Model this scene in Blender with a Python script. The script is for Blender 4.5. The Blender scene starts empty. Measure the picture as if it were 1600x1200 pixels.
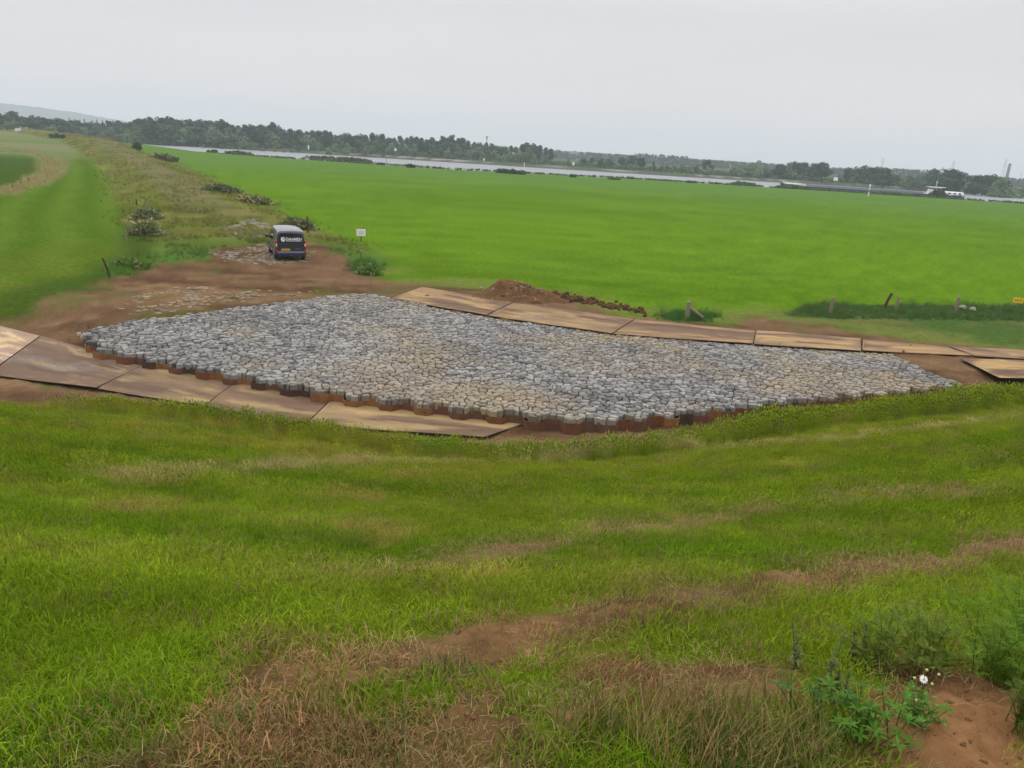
import bpy, math, random
import numpy as np
from mathutils import Matrix, Vector
random.seed(7); RNG = np.random.default_rng(11)
S = bpy.context.scene
C = S.collection
# ------------------------------------------------------------------ camera
FPX = 1202.; H = 7.1
pit = math.radians(16.85); rol = math.radians(3.47)
aF = np.array([0, math.cos(pit), -math.sin(pit)]); aU0 = np.array([0, math.sin(pit), math.cos(pit)]); aR0 = np.array([1., 0, 0])
aR = aR0*math.cos(rol)+aU0*math.sin(rol); aU = -aR0*math.sin(rol)+aU0*math.cos(rol)
cd = bpy.data.cameras.new('camera'); cam = bpy.data.objects.new('camera', cd); C.objects.link(cam)
M = Matrix.Identity(4)
for i in range(3):
    M[i][0] = aR[i]; M[i][1] = aU[i]; M[i][2] = -aF[i]
M[2][3] = H
cam.matrix_world = M
cd.sensor_width = 36; cd.lens = FPX/1600*36; cd.clip_start = 0.05; cd.clip_end = 20000
S.camera = cam
# ------------------------------------------------------------------ sky, sun, exposure
SUN_EL, SUN_AZ = math.radians(52), math.radians(-60)
w = bpy.data.worlds.new('World'); S.world = w; w.use_nodes = True
nt = w.node_tree; nt.nodes.clear()
def N(t, typ, **k):
    n = t.nodes.new(typ)
    for a, b in k.items(): setattr(n, a, b)
    return n
out = N(nt, 'ShaderNodeOutputWorld'); mixs = N(nt, 'ShaderNodeMixShader')
bgs = N(nt, 'ShaderNodeBackground'); bgc = N(nt, 'ShaderNodeBackground')
sky = N(nt, 'ShaderNodeTexSky'); sky.sky_type = 'NISHITA'; sky.sun_disc = False
sky.sun_elevation = SUN_EL; sky.sun_rotation = SUN_AZ
nt.links.new(sky.outputs[0], bgs.inputs[0]); bgs.inputs[1].default_value = 0.10
# overcast layer: brightness rises from horizon to zenith as under a real closed cloud cover
tc = N(nt, 'ShaderNodeTexCoord'); sep = N(nt, 'ShaderNodeSeparateXYZ'); nt.links.new(tc.outputs['Generated'], sep.inputs[0])
mr = N(nt, 'ShaderNodeMapRange'); mr.inputs[1].default_value = .16; mr.inputs[2].default_value = 1; mr.inputs[3].default_value = 1.0; mr.inputs[4].default_value = 2.9
nt.links.new(sep.outputs[2], mr.inputs[0])
mp = N(nt, 'ShaderNodeMapping'); mp.inputs['Scale'].default_value = (1.2, 1.2, 7); nt.links.new(tc.outputs['Generated'], mp.inputs[0])
nz = N(nt, 'ShaderNodeTexNoise'); nz.inputs['Scale'].default_value = 1.6; nz.inputs['Detail'].default_value = 4; nt.links.new(mp.outputs[0], nz.inputs[0])
cr = N(nt, 'ShaderNodeValToRGB'); cr.color_ramp.elements[0].position = .36; cr.color_ramp.elements[0].color = (.735, .715, .735, 1)
cr.color_ramp.elements[1].position = .62; cr.color_ramp.elements[1].color = (.785, .762, .775, 1)
nt.links.new(nz.outputs[0], cr.inputs[0])
wm = N(nt, 'ShaderNodeMapRange'); wm.inputs[1].default_value = 0; wm.inputs[2].default_value = .14; wm.inputs[3].default_value = 1; wm.inputs[4].default_value = 0; nt.links.new(sep.outputs[2], wm.inputs[0])
wc = N(nt, 'ShaderNodeMix', data_type='RGBA', blend_type='MULTIPLY'); nt.links.new(wm.outputs[0], wc.inputs[0]); nt.links.new(cr.outputs[0], wc.inputs[6]); wc.inputs[7].default_value = (1.16, 1.03, .97, 1); nt.links.new(wc.outputs[2], bgc.inputs[0])
nt.links.new(mr.outputs[0], bgc.inputs[1])
mixs.inputs[0].default_value = 0.97
nt.links.new(bgs.outputs[0], mixs.inputs[1]); nt.links.new(bgc.outputs[0], mixs.inputs[2]); nt.links.new(mixs.outputs[0], out.inputs[0])
sl = bpy.data.lights.new('sun', 'SUN'); sl.energy = 0.6; sl.angle = math.radians(25); sl.color = (1, .96, .9)
so = bpy.data.objects.new('sun', sl); C.objects.link(so); so.location = (-40, 0, 60)
so.rotation_euler = Vector((math.sin(SUN_AZ)*math.cos(SUN_EL), math.cos(SUN_AZ)*math.cos(SUN_EL), math.sin(SUN_EL))).to_track_quat('Z', 'Y').to_euler()
S.view_settings.view_transform = 'Standard'; S.view_settings.look = 'None'; S.view_settings.gamma = 1; S.view_settings.exposure = 0
S.render.engine = 'CYCLES'
try:
    S.cycles.volume_bounces = 1; S.cycles.max_bounces = 6; S.cycles.transparent_max_bounces = 8
except Exception: pass
KA = 1.75          # how much brighter a surface's albedo reads under this sky

# ------------------------------------------------------------------ helpers
def lin(c):
    c = np.asarray(c, float)/255.
    return np.where(c <= .04045, c/12.92, ((c+.055)/1.055)**2.4)
def alb(r, g, b, k=None): return tuple(float(v) for v in lin((r, g, b))/(k or KA))
def ray(x, y):
    d = aF*FPX + aR*(x-800) - aU*(y-600); return d/np.linalg.norm(d)
def P(x, y, z=0.0):
    d = ray(x, y); t = (z-H)/d[2]; return np.array([d[0]*t, d[1]*t, z])
def PD(x, y, dist):
    'point on the ray of a photo pixel at a horizontal distance'
    d = ray(x, y); t = dist/math.hypot(d[0], d[1]); return np.array([d[0]*t, d[1]*t, H+d[2]*t])
def ss(a, b, x):
    t = np.clip((x-a)/(b-a), 0, 1); return t*t*(3-2*t)
_T = RNG.random((8, 256, 256))
def vn(x, y, k=0):
    xi = np.floor(x).astype(np.int64); yi = np.floor(y).astype(np.int64)
    fx = x-xi; fy = y-yi; fx = fx*fx*(3-2*fx); fy = fy*fy*(3-2*fy)
    t = _T[k % 8]; a = t[xi & 255, yi & 255]; b = t[(xi+1) & 255, yi & 255]; c = t[xi & 255, (yi+1) & 255]; d = t[(xi+1) & 255, (yi+1) & 255]
    return (a*(1-fx)+b*fx)*(1-fy)+(c*(1-fx)+d*fx)*fy
def fbm(x, y, s, o=4, k=0, sy=None):
    x = np.asarray(x, float)/s; y = np.asarray(y, float)/(sy or s); v = 0; a = .5; tot = 0
    for i in range(o):
        v = v+a*vn(x+17.3*i, y-9.1*i, k+i); tot += a; a *= .5; x = x*2.03; y = y*2.03
    return v/tot
def line_d(x, y, pts):
    best = np.full(np.shape(x), 1e9)
    for (x0, y0), (x1, y1) in zip(pts[:-1], pts[1:]):
        dx, dy = x1-x0, y1-y0; t = np.clip(((x-x0)*dx+(y-y0)*dy)/(dx*dx+dy*dy), 0, 1)
        best = np.minimum(best, np.hypot(x-x0-t*dx, y-y0-t*dy))
    return best
def line_sd(x, y, pts):
    'positive on the camera (low y) side'
    p = np.array(pts); yy = np.interp(x, p[:, 0], p[:, 1])
    return np.where(y < yy, 1, -1)*line_d(x, y, pts)
def poly_sd(x, y, poly):
    'positive inside'
    q = list(poly)+[poly[0]]; d = line_d(x, y, q); ins = np.zeros(np.shape(x), bool)
    for (x0, y0), (x1, y1) in zip(q[:-1], q[1:]):
        if y0 == y1: continue
        c = ((y0 > y) != (y1 > y)) & (x < (x1-x0)*(y-y0)/(y1-y0)+x0); ins ^= c
    return np.where(ins, d, -d)
def tag(o, label=None, cat=None, group=None, kind=None):
    if label: o['label'] = label
    if cat: o['category'] = cat
    if group: o['group'] = group
    if kind: o['kind'] = kind
    return o
def empty(name, loc, rz=0, **k):
    o = bpy.data.objects.new(name, None); C.objects.link(o); o.location = loc; o.rotation_euler = (0, 0, rz); o.empty_display_size = .2
    return tag(o, **k)
def link(name, me, mat=None, parent=None, loc=None):
    o = bpy.data.objects.new(name, me); C.objects.link(o)
    if mat is not None and not me.materials: me.materials.append(mat)
    if parent: o.parent = parent
    if loc is not None: o.location = loc
    return o
def np_mesh(name, V, F, smooth=True, cols=None, mats=None, midx=None):
    V = np.asarray(V, np.float32); me = bpy.data.meshes.new(name)
    if isinstance(F, np.ndarray):
        n = F.shape[1]; nf = len(F); fl = F.ravel(); tot = np.full(nf, n)
    else:
        nf = len(F); tot = np.array([len(f) for f in F]); fl = np.concatenate([np.asarray(f) for f in F])
    me.vertices.add(len(V)); me.vertices.foreach_set('co', V.ravel())
    me.loops.add(len(fl)); me.loops.foreach_set('vertex_index', fl.astype(np.int32))
    me.polygons.add(nf); st = np.concatenate([[0], np.cumsum(tot)[:-1]]).astype(np.int32)
    me.polygons.foreach_set('loop_start', st)
    me.polygons.foreach_set('use_smooth', np.full(nf, smooth))
    if cols is not None:
        a = me.attributes.new('Col', 'FLOAT_COLOR', 'POINT'); cc = np.ones((len(V), 4), np.float32); cc[:, :3] = cols; a.data.foreach_set('color', cc.ravel())
    if mats:
        for m in mats: me.materials.append(m)
    if midx is not None: me.polygons.foreach_set('material_index', np.asarray(midx, np.int32))
    me.update(calc_edges=True)
    return me
class MB:
    'collects boxes, tubes, lathes in one mesh'
    def __init__(s): s.v = []; s.f = []; s.m = []
    def add(s, v, f, m=0):
        b = len(s.v); s.v += [tuple(p) for p in v]; s.f += [tuple(i+b for i in q) for q in f]; s.m += [m]*len(f); return s
    def box(s, c, d, rz=0, m=0, taper=1, bev=0):
        x, y, z = d[0]/2, d[1]/2, d[2]/2; vs = []
        ca, sa = math.cos(rz), math.sin(rz)
        def ring(fx, fy, zz, b):
            o = []
            for (i, j) in ((-1, -1), (1, -1), (1, 1), (-1, 1)):
                if b:
                    o += [(i*fx-(b*i if (i*j < 0) else 0), j*fy-(b*j if (i*j > 0) else 0), zz), (i*fx-(b*i if (i*j > 0) else 0), j*fy-(b*j if (i*j < 0) else 0), zz)]
                else: o.append((i*fx, j*fy, zz))
            return o
        if bev:
            rs = [ring(x-bev, y-bev, -z, bev*.5), ring(x, y, -z+bev, bev), ring(x*taper, y*taper, z-bev, bev), ring(x*taper-bev, y*taper-bev, z, bev*.5)]
        else: rs = [ring(x, y, -z, 0), ring(x*taper, y*taper, z, 0)]
        n = len(rs[0]); vs = [p for r_ in rs for p in r_]
        fs = [tuple(range(n))[::-1], tuple(range(len(vs)-n, len(vs)))]
        for k in range(len(rs)-1):
            for i in range(n): fs.append((k*n+i, k*n+(i+1) % n, (k+1)*n+(i+1) % n, (k+1)*n+i))
        vs = [(c[0]+a*ca-b*sa, c[1]+a*sa+b*ca, c[2]+zz) for a, b, zz in vs]
        return s.add(vs, fs, m)
    def tube(s, pts, rad, n=8, m=0, cap=True):
        pts = [np.array(p, float) for p in pts]
        if not hasattr(rad, '__len__'): rad = [rad]*len(pts)
        vs = []; fs = []; prev = None
        for i, p in enumerate(pts):
            t = pts[min(i+1, len(pts)-1)]-pts[max(i-1, 0)]; t = t/(np.linalg.norm(t)+1e-9)
            ref = np.array([0, 0, 1.]) if abs(t[2]) < .9 else np.array([1., 0, 0])
            if prev is not None: u = prev-t*np.dot(prev, t)
            else: u = np.cross(ref, t)
            u = u/(np.linalg.norm(u)+1e-9); prev = u; q = np.cross(t, u)
            for k in range(n):
                a = 2*math.pi*k/n; vs.append(p+rad[i]*(u*math.cos(a)+q*math.sin(a)))
        for i in range(len(pts)-1):
            for k in range(n): fs.append((i*n+k, i*n+(k+1) % n, (i+1)*n+(k+1) % n, (i+1)*n+k))
        if cap: fs += [tuple(range(n))[::-1], tuple(range(len(vs)-n, len(vs)))]
        return s.add(vs, fs, m)
    def build(s, name, mats, parent=None, smooth=False, loc=None):
        mats = mats if isinstance(mats, (list, tuple)) else [mats]
        return link(name, np_mesh(name, s.v, s.f, smooth, mats=mats, midx=s.m), None, parent, loc)

# ------------------------------------------------------------------ materials
def mat(name, col=(.5, .5, .5), rough=.7, metal=0, noise=0, nscale=8, bump=0, bscale=30, coat=0, spec=None, attr=None, attr_type='GEOMETRY', trans=0, coord='Object', dist=.01, emis=None):
    m = bpy.data.materials.new(name); m.use_nodes = True; t = m.node_tree; b = t.nodes['Principled BSDF']
    b.inputs['Roughness'].default_value = rough; b.inputs['Metallic'].default_value = metal
    if spec is not None: b.inputs['Specular IOR Level'].default_value = spec
    if coat: b.inputs['Coat Weight'].default_value = coat; b.inputs['Coat Roughness'].default_value = .08
    tcn = N(t, 'ShaderNodeTexCoord')
    src = None
    if attr:
        an = N(t, 'ShaderNodeAttribute'); an.attribute_name = attr; an.attribute_type = attr_type; src = an.outputs['Color']
    if noise:
        nn = N(t, 'ShaderNodeTexNoise'); nn.inputs['Scale'].default_value = nscale; nn.inputs['Detail'].default_value = 5; nn.inputs['Roughness'].default_value = .65
        t.links.new(tcn.outputs[coord], nn.inputs[0])
        rr = N(t, 'ShaderNodeMapRange'); rr.inputs[1].default_value = .25; rr.inputs[2].default_value = .75; rr.inputs[3].default_value = 1-noise; rr.inputs[4].default_value = 1+noise
        t.links.new(nn.outputs[0], rr.inputs[0])
        vm = N(t, 'ShaderNodeVectorMath', operation='SCALE')
        if src: t.links.new(src, vm.inputs[0])
        else: vm.inputs[0].default_value = col
        t.links.new(rr.outputs[0], vm.inputs['Scale']); src = vm.outputs[0]
    if src: t.links.new(src, b.inputs['Base Color'])
    else: b.inputs['Base Color'].default_value = (*col, 1)
    if bump:
        bn = N(t, 'ShaderNodeTexNoise'); bn.inputs['Scale'].default_value = bscale; bn.inputs['Detail'].default_value = 5
        t.links.new(tcn.outputs[coord], bn.inputs[0])
        bp = N(t, 'ShaderNodeBump'); bp.inputs['Strength'].default_value = bump; bp.inputs['Distance'].default_value = dist
        t.links.new(bn.outputs[0], bp.inputs['Height']); t.links.new(bp.outputs[0], b.inputs['Normal'])
    if trans:
        o = t.nodes['Material Output']; tr = N(t, 'ShaderNodeBsdfTranslucent'); mx = N(t, 'ShaderNodeMixShader'); mx.inputs[0].default_value = trans
        if src: t.links.new(src, tr.inputs[0])
        else: tr.inputs[0].default_value = (*col, 1)
        t.links.new(b.outputs[0], mx.inputs[1]); t.links.new(tr.outputs[0], mx.inputs[2]); t.links.new(mx.outputs[0], o.inputs[0])
    return m
mGround = mat('ground_soil_grass', rough=1, spec=0, attr='Col', noise=.30, nscale=9, bump=.6, bscale=35, dist=.03)
mField = mat('field_grass', rough=1, spec=0, attr='Col', noise=.32, nscale=3.5, bump=.5, bscale=6, dist=.06)
mBlade = mat('grass_blade', rough=.8, spec=.04, attr='tint', attr_type='INSTANCER', trans=.25)
mStone = mat('basalt_stone', rough=.85, spec=.12, attr='Col', noise=.22, nscale=14, bump=.5, bscale=40)
mPile = mat('rusty_sheet_pile', rough=.75, attr='Col', noise=.28, nscale=5, bump=.4, bscale=25)
mBlack = mat('black_hole', (.006, .006, .006), rough=.9)
mClod = mat('soil_clod', rough=.95, spec=.1, attr='tint', attr_type='INSTANCER', noise=.2, nscale=40)
mWood = mat('weathered_wood', alb(165, 150, 125), rough=.85, noise=.25, nscale=25, bump=.5)
mWoodD = mat('dark_wood', alb(80, 62, 45), rough=.85, noise=.25, nscale=25, bump=.5)
mBark = mat('bark', (.06, .05, .04), rough=.9)
mWhite = mat('white_paint', (.75, .76, .77), rough=.4)
mLeafFar = mat('far_leaves', rough=.9, spec=.03, attr='Col', trans=.15)

# ------------------------------------------------------------------ terrain shape
FOOT = [(-200, 18), (-80, 19.2), (-16, 19.9), (-11, 20.1), (-8, 19.9), (-5, 19.1), (-1.6, 18.35), (1, 18.6), (3, 19.35), (8.3, 22.2), (16, 25.8), (30, 31.8), (60, 44.5), (300, 140)]
WALL = [(-15.4, 26.7), (-14.1, 24.7), (-10.1, 23.3), (-5.7, 21.6), (-1.8, 20.9), (1.9, 20.4), (2.9, 20.6), (8.1, 23.2), (16.7, 27.0)]
WALLX = [(-90, 38), (-25, 33), (-18.5, 30.4), (-15.6, 27.0)]+WALL[1:]+[(20, 29.5), (40, 38), (90, 60)]
SPX = [(1462, 583), (1420, 566), (1400, 553), (1345, 547), (1250, 541), (1100, 533), (955, 521), (850, 507), (750, 493), (660, 477), (610, 465), (570, 459), (500, 465), (400, 478), (320, 487), (250, 496), (150, 509)]
STONES = WALL+[tuple(P(x, y)[:2]) for x, y in SPX]
RIDGE = [(-15, 47), (-19, 55), (-26, 66), (-43, 98), (-66, 140), (-104, 205), (-150, 275), (-200, 345), (-300, 470)]
NB = [(-900, 900), (-500, 690), (-280, 470), (-190, 350), (-150, 300), (-110, 268), (-75, 276), (-26, 264), (42, 284), (110, 280), (170, 270), (400, 262), (1800, 200)]
FS = [(-900, 1070), (-500, 820), (-330, 590), (-240, 485), (-160, 442), (-104, 436), (-6, 426), (85, 420), (209, 424), (400, 440), (1800, 560)]
LOWF = -0.42
prof_d = [-1e3, 0, .8, 2, 15.2, 16.3, 16.75, 17.1, 17.6, 18.5, 26, 45, 1e4]
prof_z = [0, 0, .2, .58, 5.37, 5.68, 5.68, 5.60, 5.72, 5.80, 5.85, 0, 0]
def masks(x, y):
    m = {}
    m['foot'] = line_sd(x, y, FOOT); m['wall'] = line_sd(x, y, WALLX)
    m['stone'] = poly_sd(x, y, STONES)
    m['ridge'] = line_d(x, y, RIDGE)
    p = np.array(NB); m['nb'] = y-np.interp(x, p[:, 0], p[:, 1])
    p = np.array(FS); m['fs'] = y-np.interp(x, p[:, 0], p[:, 1])
    return m
def zground(x, y, m=None):
    x = np.asarray(x, float); y = np.asarray(y, float)
    m = m or masks(x, y)
    r = np.hypot(x, y)
    inx = ss(-17, -15, x)*ss(17.5, 15.5, x)
    wdt = 2.4*(1-inx)+.45*inx
    low = ss(-.6, wdt-.6, m['wall'])          # 1 in front of the wall
    low = np.where(inx > .5, ss(-.65, -.15, m['wall']), ss(-1.2, 1.6, m['wall']))
    z = LOWF*low
    z = z-0.16*ss(0, .25, m['stone'])*(1-low)
    # weedy embankment
    rw = 6.0+r*.012
    rh = .6*ss(46, 80, r)+1.0*ss(120, 300, r)
    z = z+rh*ss(rw, rw*.35, m['ridge'])*(m['nb'] < 60)
    # bank crossing far left
    z = z+1.5*ss(150, 260, r)*ss(-70, -150, x+0*y)*ss(-90, -30, y-(300+.15*x))*ss(40, 10, m['nb'])
    # river trough and far bank
    bank = ss(-2, 7, m['nb'])
    z = z*(1-bank)-3.0*bank
    zf = -3.0+2.1*ss(-12, 0, m['fs'])+1.6*ss(0, 7, m['fs'])+.6*ss(9, 50, m['fs'])
    z = np.where(m['fs'] > -12, zf, z)
    # dike
    dz = np.interp(m['foot'], prof_d, prof_z)
    z = z+dz
    und = (fbm(x, y, 5.0, 3, 1)-.5)*.10*ss(2, 8, r)*ss(200, 60, r)
    z = z+und*ss(-.1, -.6, m['stone'])
    # churned soil
    mud = soilmask(x, y, m)
    z = z+mud*ss(2, -1, m['foot'])*(np.abs(fbm(x, y, 3.0, 4, 2, .5)-.5)-.1)*-.22
    z = z+mud*((fbm(x, y, .55, 4, 2)-.5)*.12+(fbm(x, y, .12, 3, 5)-.5)*.035*ss(25, 8, r)+(fbm(x, y, .22, 3, 1)-.5)*.10*ss(9, 5, r))
    # turned grass slope, small tufts
    z = z+(1-mud)*ss(0, 1.5, m['foot'])*((fbm(x, y, .4, 3, 3)-.5)*.05)
    return z
MUDP = [(0, 482), (80, 462), (150, 452), (178, 436), (235, 412), (330, 404), (345, 388), (420, 380), (500, 384), (545, 402), (570, 425), (620, 440), (760, 452), (870, 462), (980, 492), (1130, 506), (1190, 497), (1300, 508), (1420, 528), (1600, 548)]
MUD = [(-60, 42)]+[tuple(P(x, y)[:2]) for x, y in MUDP]+[(40, 36), (40, 30), (22, 28.6)]+[(16, 25.6), (8.3, 22.2), (3, 19.8), (1, 19.2), (-1.6, 18.8), (-5, 19.2), (-8, 19.7), (-11, 19.9), (-60, 19.7)]
SOILN = []; L_TRK = []; REDP = []
def soilmask(x, y, m):
    mud = ss(-.5, .5, poly_sd(x, y, MUD)+(fbm(x, y, 2.2, 4, 4)-.5)*2.4)
    near = 0*x
    if SOILN:
        a = fbm(x, y, .5, 4, 6)
        near = ss(-.12, .12, line_sd(x, y, SOILN)+(a-.5)*1.0)
        near = near*np.maximum(ss(.47, .55, fbm(x, y, .45, 5, 2)), ss(-.04, .10, poly_sd(x, y, REDP)+(a-.5)*.35))
        near = np.maximum(near, ss(.26, .10, line_d(x, y, L_TRK)+(a-.5)*.55)*.9*ss(.40, .52, fbm(x, y, .6, 3, 3)))*ss(26, 24, m['foot'])
    return np.maximum(mud*ss(.4, -.2, m['foot']), near)
def march(px, py):
    d = ray(px, py); o = np.array([0, 0, H]); t = .8
    ts = np.concatenate([np.arange(1.2, 30, .03), np.geomspace(30, 900, 1500)])
    pts = o+d*ts[:, None]; dz = pts[:, 2]-zground(pts[:, 0], pts[:, 1]); i = np.argmax(dz < 0)
    return pts[i] if dz[i] < 0 else P(px, py)
TERR = lambda x, y: float(zground(np.array([float(x)]), np.array([float(y)]))[0])
MP = lambda px, py: tuple(march(px, py)[:2])
L_DIRT = [MP(*q) for q in ((380, 912), (560, 898), (700, 880), (860, 851), (1000, 828), (1200, 803), (1350, 785), (1598, 766))]
L_TAN = [MP(*q) for q in ((200, 748), (330, 738), (600, 722), (1000, 706), (1300, 688), (1598, 655))]
_trk = [MP(*q) for q in ((420, 1068), (560, 1050), (700, 1030), (830, 1004), (960, 968), (1110, 935), (1300, 905), (1450, 888), (1598, 850))]
L_TRK = _trk
TANS = [tuple(P(*q)[:2]) for q in ((-60, 312), (0, 300), (50, 288), (80, 268), (84, 255), (70, 244), (40, 237), (-60, 236))]
LMEA = [tuple(P(*q)[:2]) for q in ((-300, 470), (0, 462), (140, 430), (200, 395), (200, 330), (205, 310), (190, 280), (160, 252), (118, 238), (80, 236), (84, 262), (50, 288), (0, 300), (-200, 330))]
REDP = [MP(*q) for q in ((1395, 1250), (1380, 1190), (1400, 1115), (1455, 1085), (1500, 1050), (1560, 1075), (1650, 1120), (1650, 1250))]
SOILN = [MP(*q) for q in ((-300, 1290), (0, 1200), (120, 1150), (250, 1110), (420, 1072), (600, 1082), (760, 1075), (900, 1045), (1060, 1030), (1250, 1030), (1330, 995), (1480, 985), (1598, 1000), (1900, 990))]
VERGE = [tuple(P(*q)[:2]) for q in ((1030, 480), (1120, 500), (1230, 484), (1420, 476), (1800, 476), (1900, 552), (1600, 548), (1420, 528), (1300, 510), (1190, 502), (1130, 510), (1020, 500))]
def mixc(a, b, t): return a*(1-t[:, None])+b*t[:, None]
def A(r, g, b): return lin((r, g, b))/KA
def colour(x, y, m=None):
    'surface colour of the ground by what grows or lies there'
    m = m or masks(x, y); n = len(x); r = np.hypot(x, y)
    o = np.ones(n); f1 = fbm(x, y, 14, 4, 0, 3.2); f2 = fbm(x, y, 1.6, 4, 1); f3 = fbm(x, y, .5, 3, 2); f4 = fbm(x, y, 40, 3, 3)
    field = mixc(A(101, 139, 28)*o[:, None], A(111, 147, 37)*o[:, None], ss(.35, .65, f1))
    field = mixc(field, A(94, 128, 30)*o[:, None], .6*ss(.35, .7, fbm(x, y, 9, 4, 5, 2.))*ss(75, 40, r))
    field = mixc(field, A(111, 150, 33)*o[:, None], .6*ss(.5, .75, f4))
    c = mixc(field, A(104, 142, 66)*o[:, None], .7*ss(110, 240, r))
    f5 = fbm(x, y, 26, 4, 6, .8); f6 = fbm(x, y, 7, 4, 2, .5)
    f7 = fbm(x+.12*y, y, 11, 3, 5, .28)
    c = c*(1+.14*(f5-.5)*2*ss(30, 60, r)+.07*(f6-.5)*2*ss(260, 60, r)+.25*(f2-.5)*ss(90, 40, r)+.20*(f7-.5)*2*ss(140, 50, r))[:, None]
    vg = ss(-.6, .8, poly_sd(x, y, VERGE)); c = mixc(c, mixc(A(84, 112, 54)*o[:, None], A(110, 116, 66)*o[:, None], ss(.4, .7, f2)), vg)
    wr = poly_sd(x, y, MUD); c = mixc(c, A(128, 138, 70)*o[:, None], .75*ss(-4.5, -.3, wr+(f2-.5)*5)*ss(.3, .55, fbm(x, y, 2.5, 4, 6, .8))*(y > 24))
    # left side: meadow, back parcel, tan strip
    left = ss(-1, 1.5, m['ridge']-5)*(x < np.interp(y, [40, 66, 98, 140, 205, 345, 470], [-18, -26, -43, -66, -104, -200, -300]))
    c = mixc(c, mixc(A(78, 104, 44)*o[:, None], A(80, 102, 30)*o[:, None], f2), left)
    lm = poly_sd(x, y, LMEA)
    st = .5+.5*np.sin(m['ridge']*1.7+1.5*f2)
    mea = mixc(A(82, 115, 22)*o[:, None], A(110, 138, 46)*o[:, None], .5*st+.5*f2)
    mea = mixc(mea, A(112, 122, 46)*o[:, None], .8*ss(60, 40, r)*ss(.3, .7, fbm(x, y, 4, 3, 3, 1.5)))
    c = mixc(c, mea, ss(-.5, 1.5, lm))
    td = line_d(x, y, TANS); c = mixc(c, mixc(A(150, 142, 92)*o[:, None], A(120, 124, 72)*o[:, None], f2), ss(.8+r*.015, .4+r*.008, td+(f2-.5)*2))
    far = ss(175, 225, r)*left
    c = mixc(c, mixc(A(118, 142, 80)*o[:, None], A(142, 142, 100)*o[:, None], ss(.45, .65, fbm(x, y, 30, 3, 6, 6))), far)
    # embankment
    rw = 6.6+r*.014; rg = ss(rw, rw*.82, m['ridge']+(f2-.5)*2.0)
    rc = mixc(A(124, 130, 62)*o[:, None], A(104, 114, 44)*o[:, None], ss(.35, .65, f2)); rc = mixc(rc, A(148, 138, 84)*o[:, None], ss(.5, .8, fbm(x, y, 5, 4, 5))*.9)
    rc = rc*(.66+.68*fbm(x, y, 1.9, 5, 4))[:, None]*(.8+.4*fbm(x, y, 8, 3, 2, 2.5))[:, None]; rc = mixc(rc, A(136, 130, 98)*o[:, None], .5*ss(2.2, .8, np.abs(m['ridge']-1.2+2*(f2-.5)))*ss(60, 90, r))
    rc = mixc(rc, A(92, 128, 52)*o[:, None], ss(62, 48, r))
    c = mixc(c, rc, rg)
    # dike slope
    dk = m['foot']; up = ss(-.2, .5, dk)
    g = mixc(A(98, 123, 20)*o[:, None], A(80, 108, 14)*o[:, None], f2)
    g = mixc(g, A(128, 126, 40)*o[:, None], ss(.3, .6, f2)*.9*ss(9, 6, dk)*ss(3, -2, x))
    g = mixc(g, A(116, 126, 26)*o[:, None], ss(8, 5, dk)*ss(-4, 4, x)*.6)
    g = mixc(g, A(118, 128, 30)*o[:, None], ss(.45, .7, fbm(x, y, 6, 4, 4, .8))*.4)
    s = r*.003
    bd = .5+.5*np.sin(dk*3.1+1.3*fbm(x, y, 6, 3, 6)); bd = bd**1.5; g = mixc(g, A(124, 132, 40)*o[:, None], .42*bd*ss(17, 15, dk)); g = g*(1-.12*(1-bd)*ss(17, 10, dk))[:, None]
    g = g*(.84+.32*fbm(x, y, 1.4, 4, 7))[:, None]; g = mixc(g, A(146, 124, 70)*o[:, None], .55*ss(.70, .78, fbm(x, y, .8, 4, 3)))
    g = mixc(g, A(150, 138, 90)*o[:, None], .85*ss(.5+s, .08, line_d(x, y, L_TAN)+(f3-.5)*.8))
    g = mixc(g, A(138, 116, 82)*o[:, None], .95*ss(.26, .08, line_d(x, y, L_DIRT)+(f3-.5)*.5)*ss(-1.6, -.3, x))
    g = mixc(g, A(128, 102, 74)*o[:, None], .95*ss(.30, .10, line_d(x, y, L_TRK)+(f3-.5)*.45))
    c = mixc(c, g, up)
    # soil
    mud = soilmask(x, y, m)
    sc = mixc(A(134, 106, 80)*o[:, None], A(104, 80, 58)*o[:, None], ss(.35, .7, fbm(x, y, 3, 4, 5, 1.2)))
    sc = mixc(sc, A(152, 124, 92)*o[:, None], .8*ss(.5, .75, fbm(x, y, 5, 4, 7, .8)))
    nr = mixc(A(148, 116, 80)*o[:, None], A(112, 86, 58)*o[:, None], ss(.3, .7, f3)); nr = mixc(nr, A(140, 116, 76)*o[:, None], ss(.4, .65, f2)*ss(1.2, -.5, x)); nr = nr*(.75+.5*fbm(x, y, .09, 3, 6))[:, None]; nr = mixc(nr, 1.1*A(148, 110, 74)*(.8+.4*f3)[:, None], ss(-.1, .1, poly_sd(x, y, REDP)))
    sc = sc*(.70+.6*fbm(x, y, 3.2, 5, 2, .38))[:, None]*(.85+.3*fbm(x, y, .35, 3, 1))[:, None]
    sc = mixc(sc, nr, ss(10, 14, dk))
    sc = mixc(sc, A(98, 112, 52)*o[:, None], .55*ss(.60, .75, fbm(x, y, 1.6, 5, 2))*ss(8, 4, dk))
    c = mixc(c, sc, mud)
    ins = ss(0, .3, m['stone']); c = mixc(c, A(80, 66, 50)*o[:, None], ins)
    # river bed and beach
    fs = m['fs']
    c = mixc(c, A(96, 104, 62)*o[:, None], ss(-3.5, -.5, m['nb'])*(fs < -12)+0*x)
    c = mixc(c, mixc(A(196, 190, 182)*o[:, None], A(178, 170, 160)*o[:, None], f2), ss(-14, -10, fs))
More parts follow.
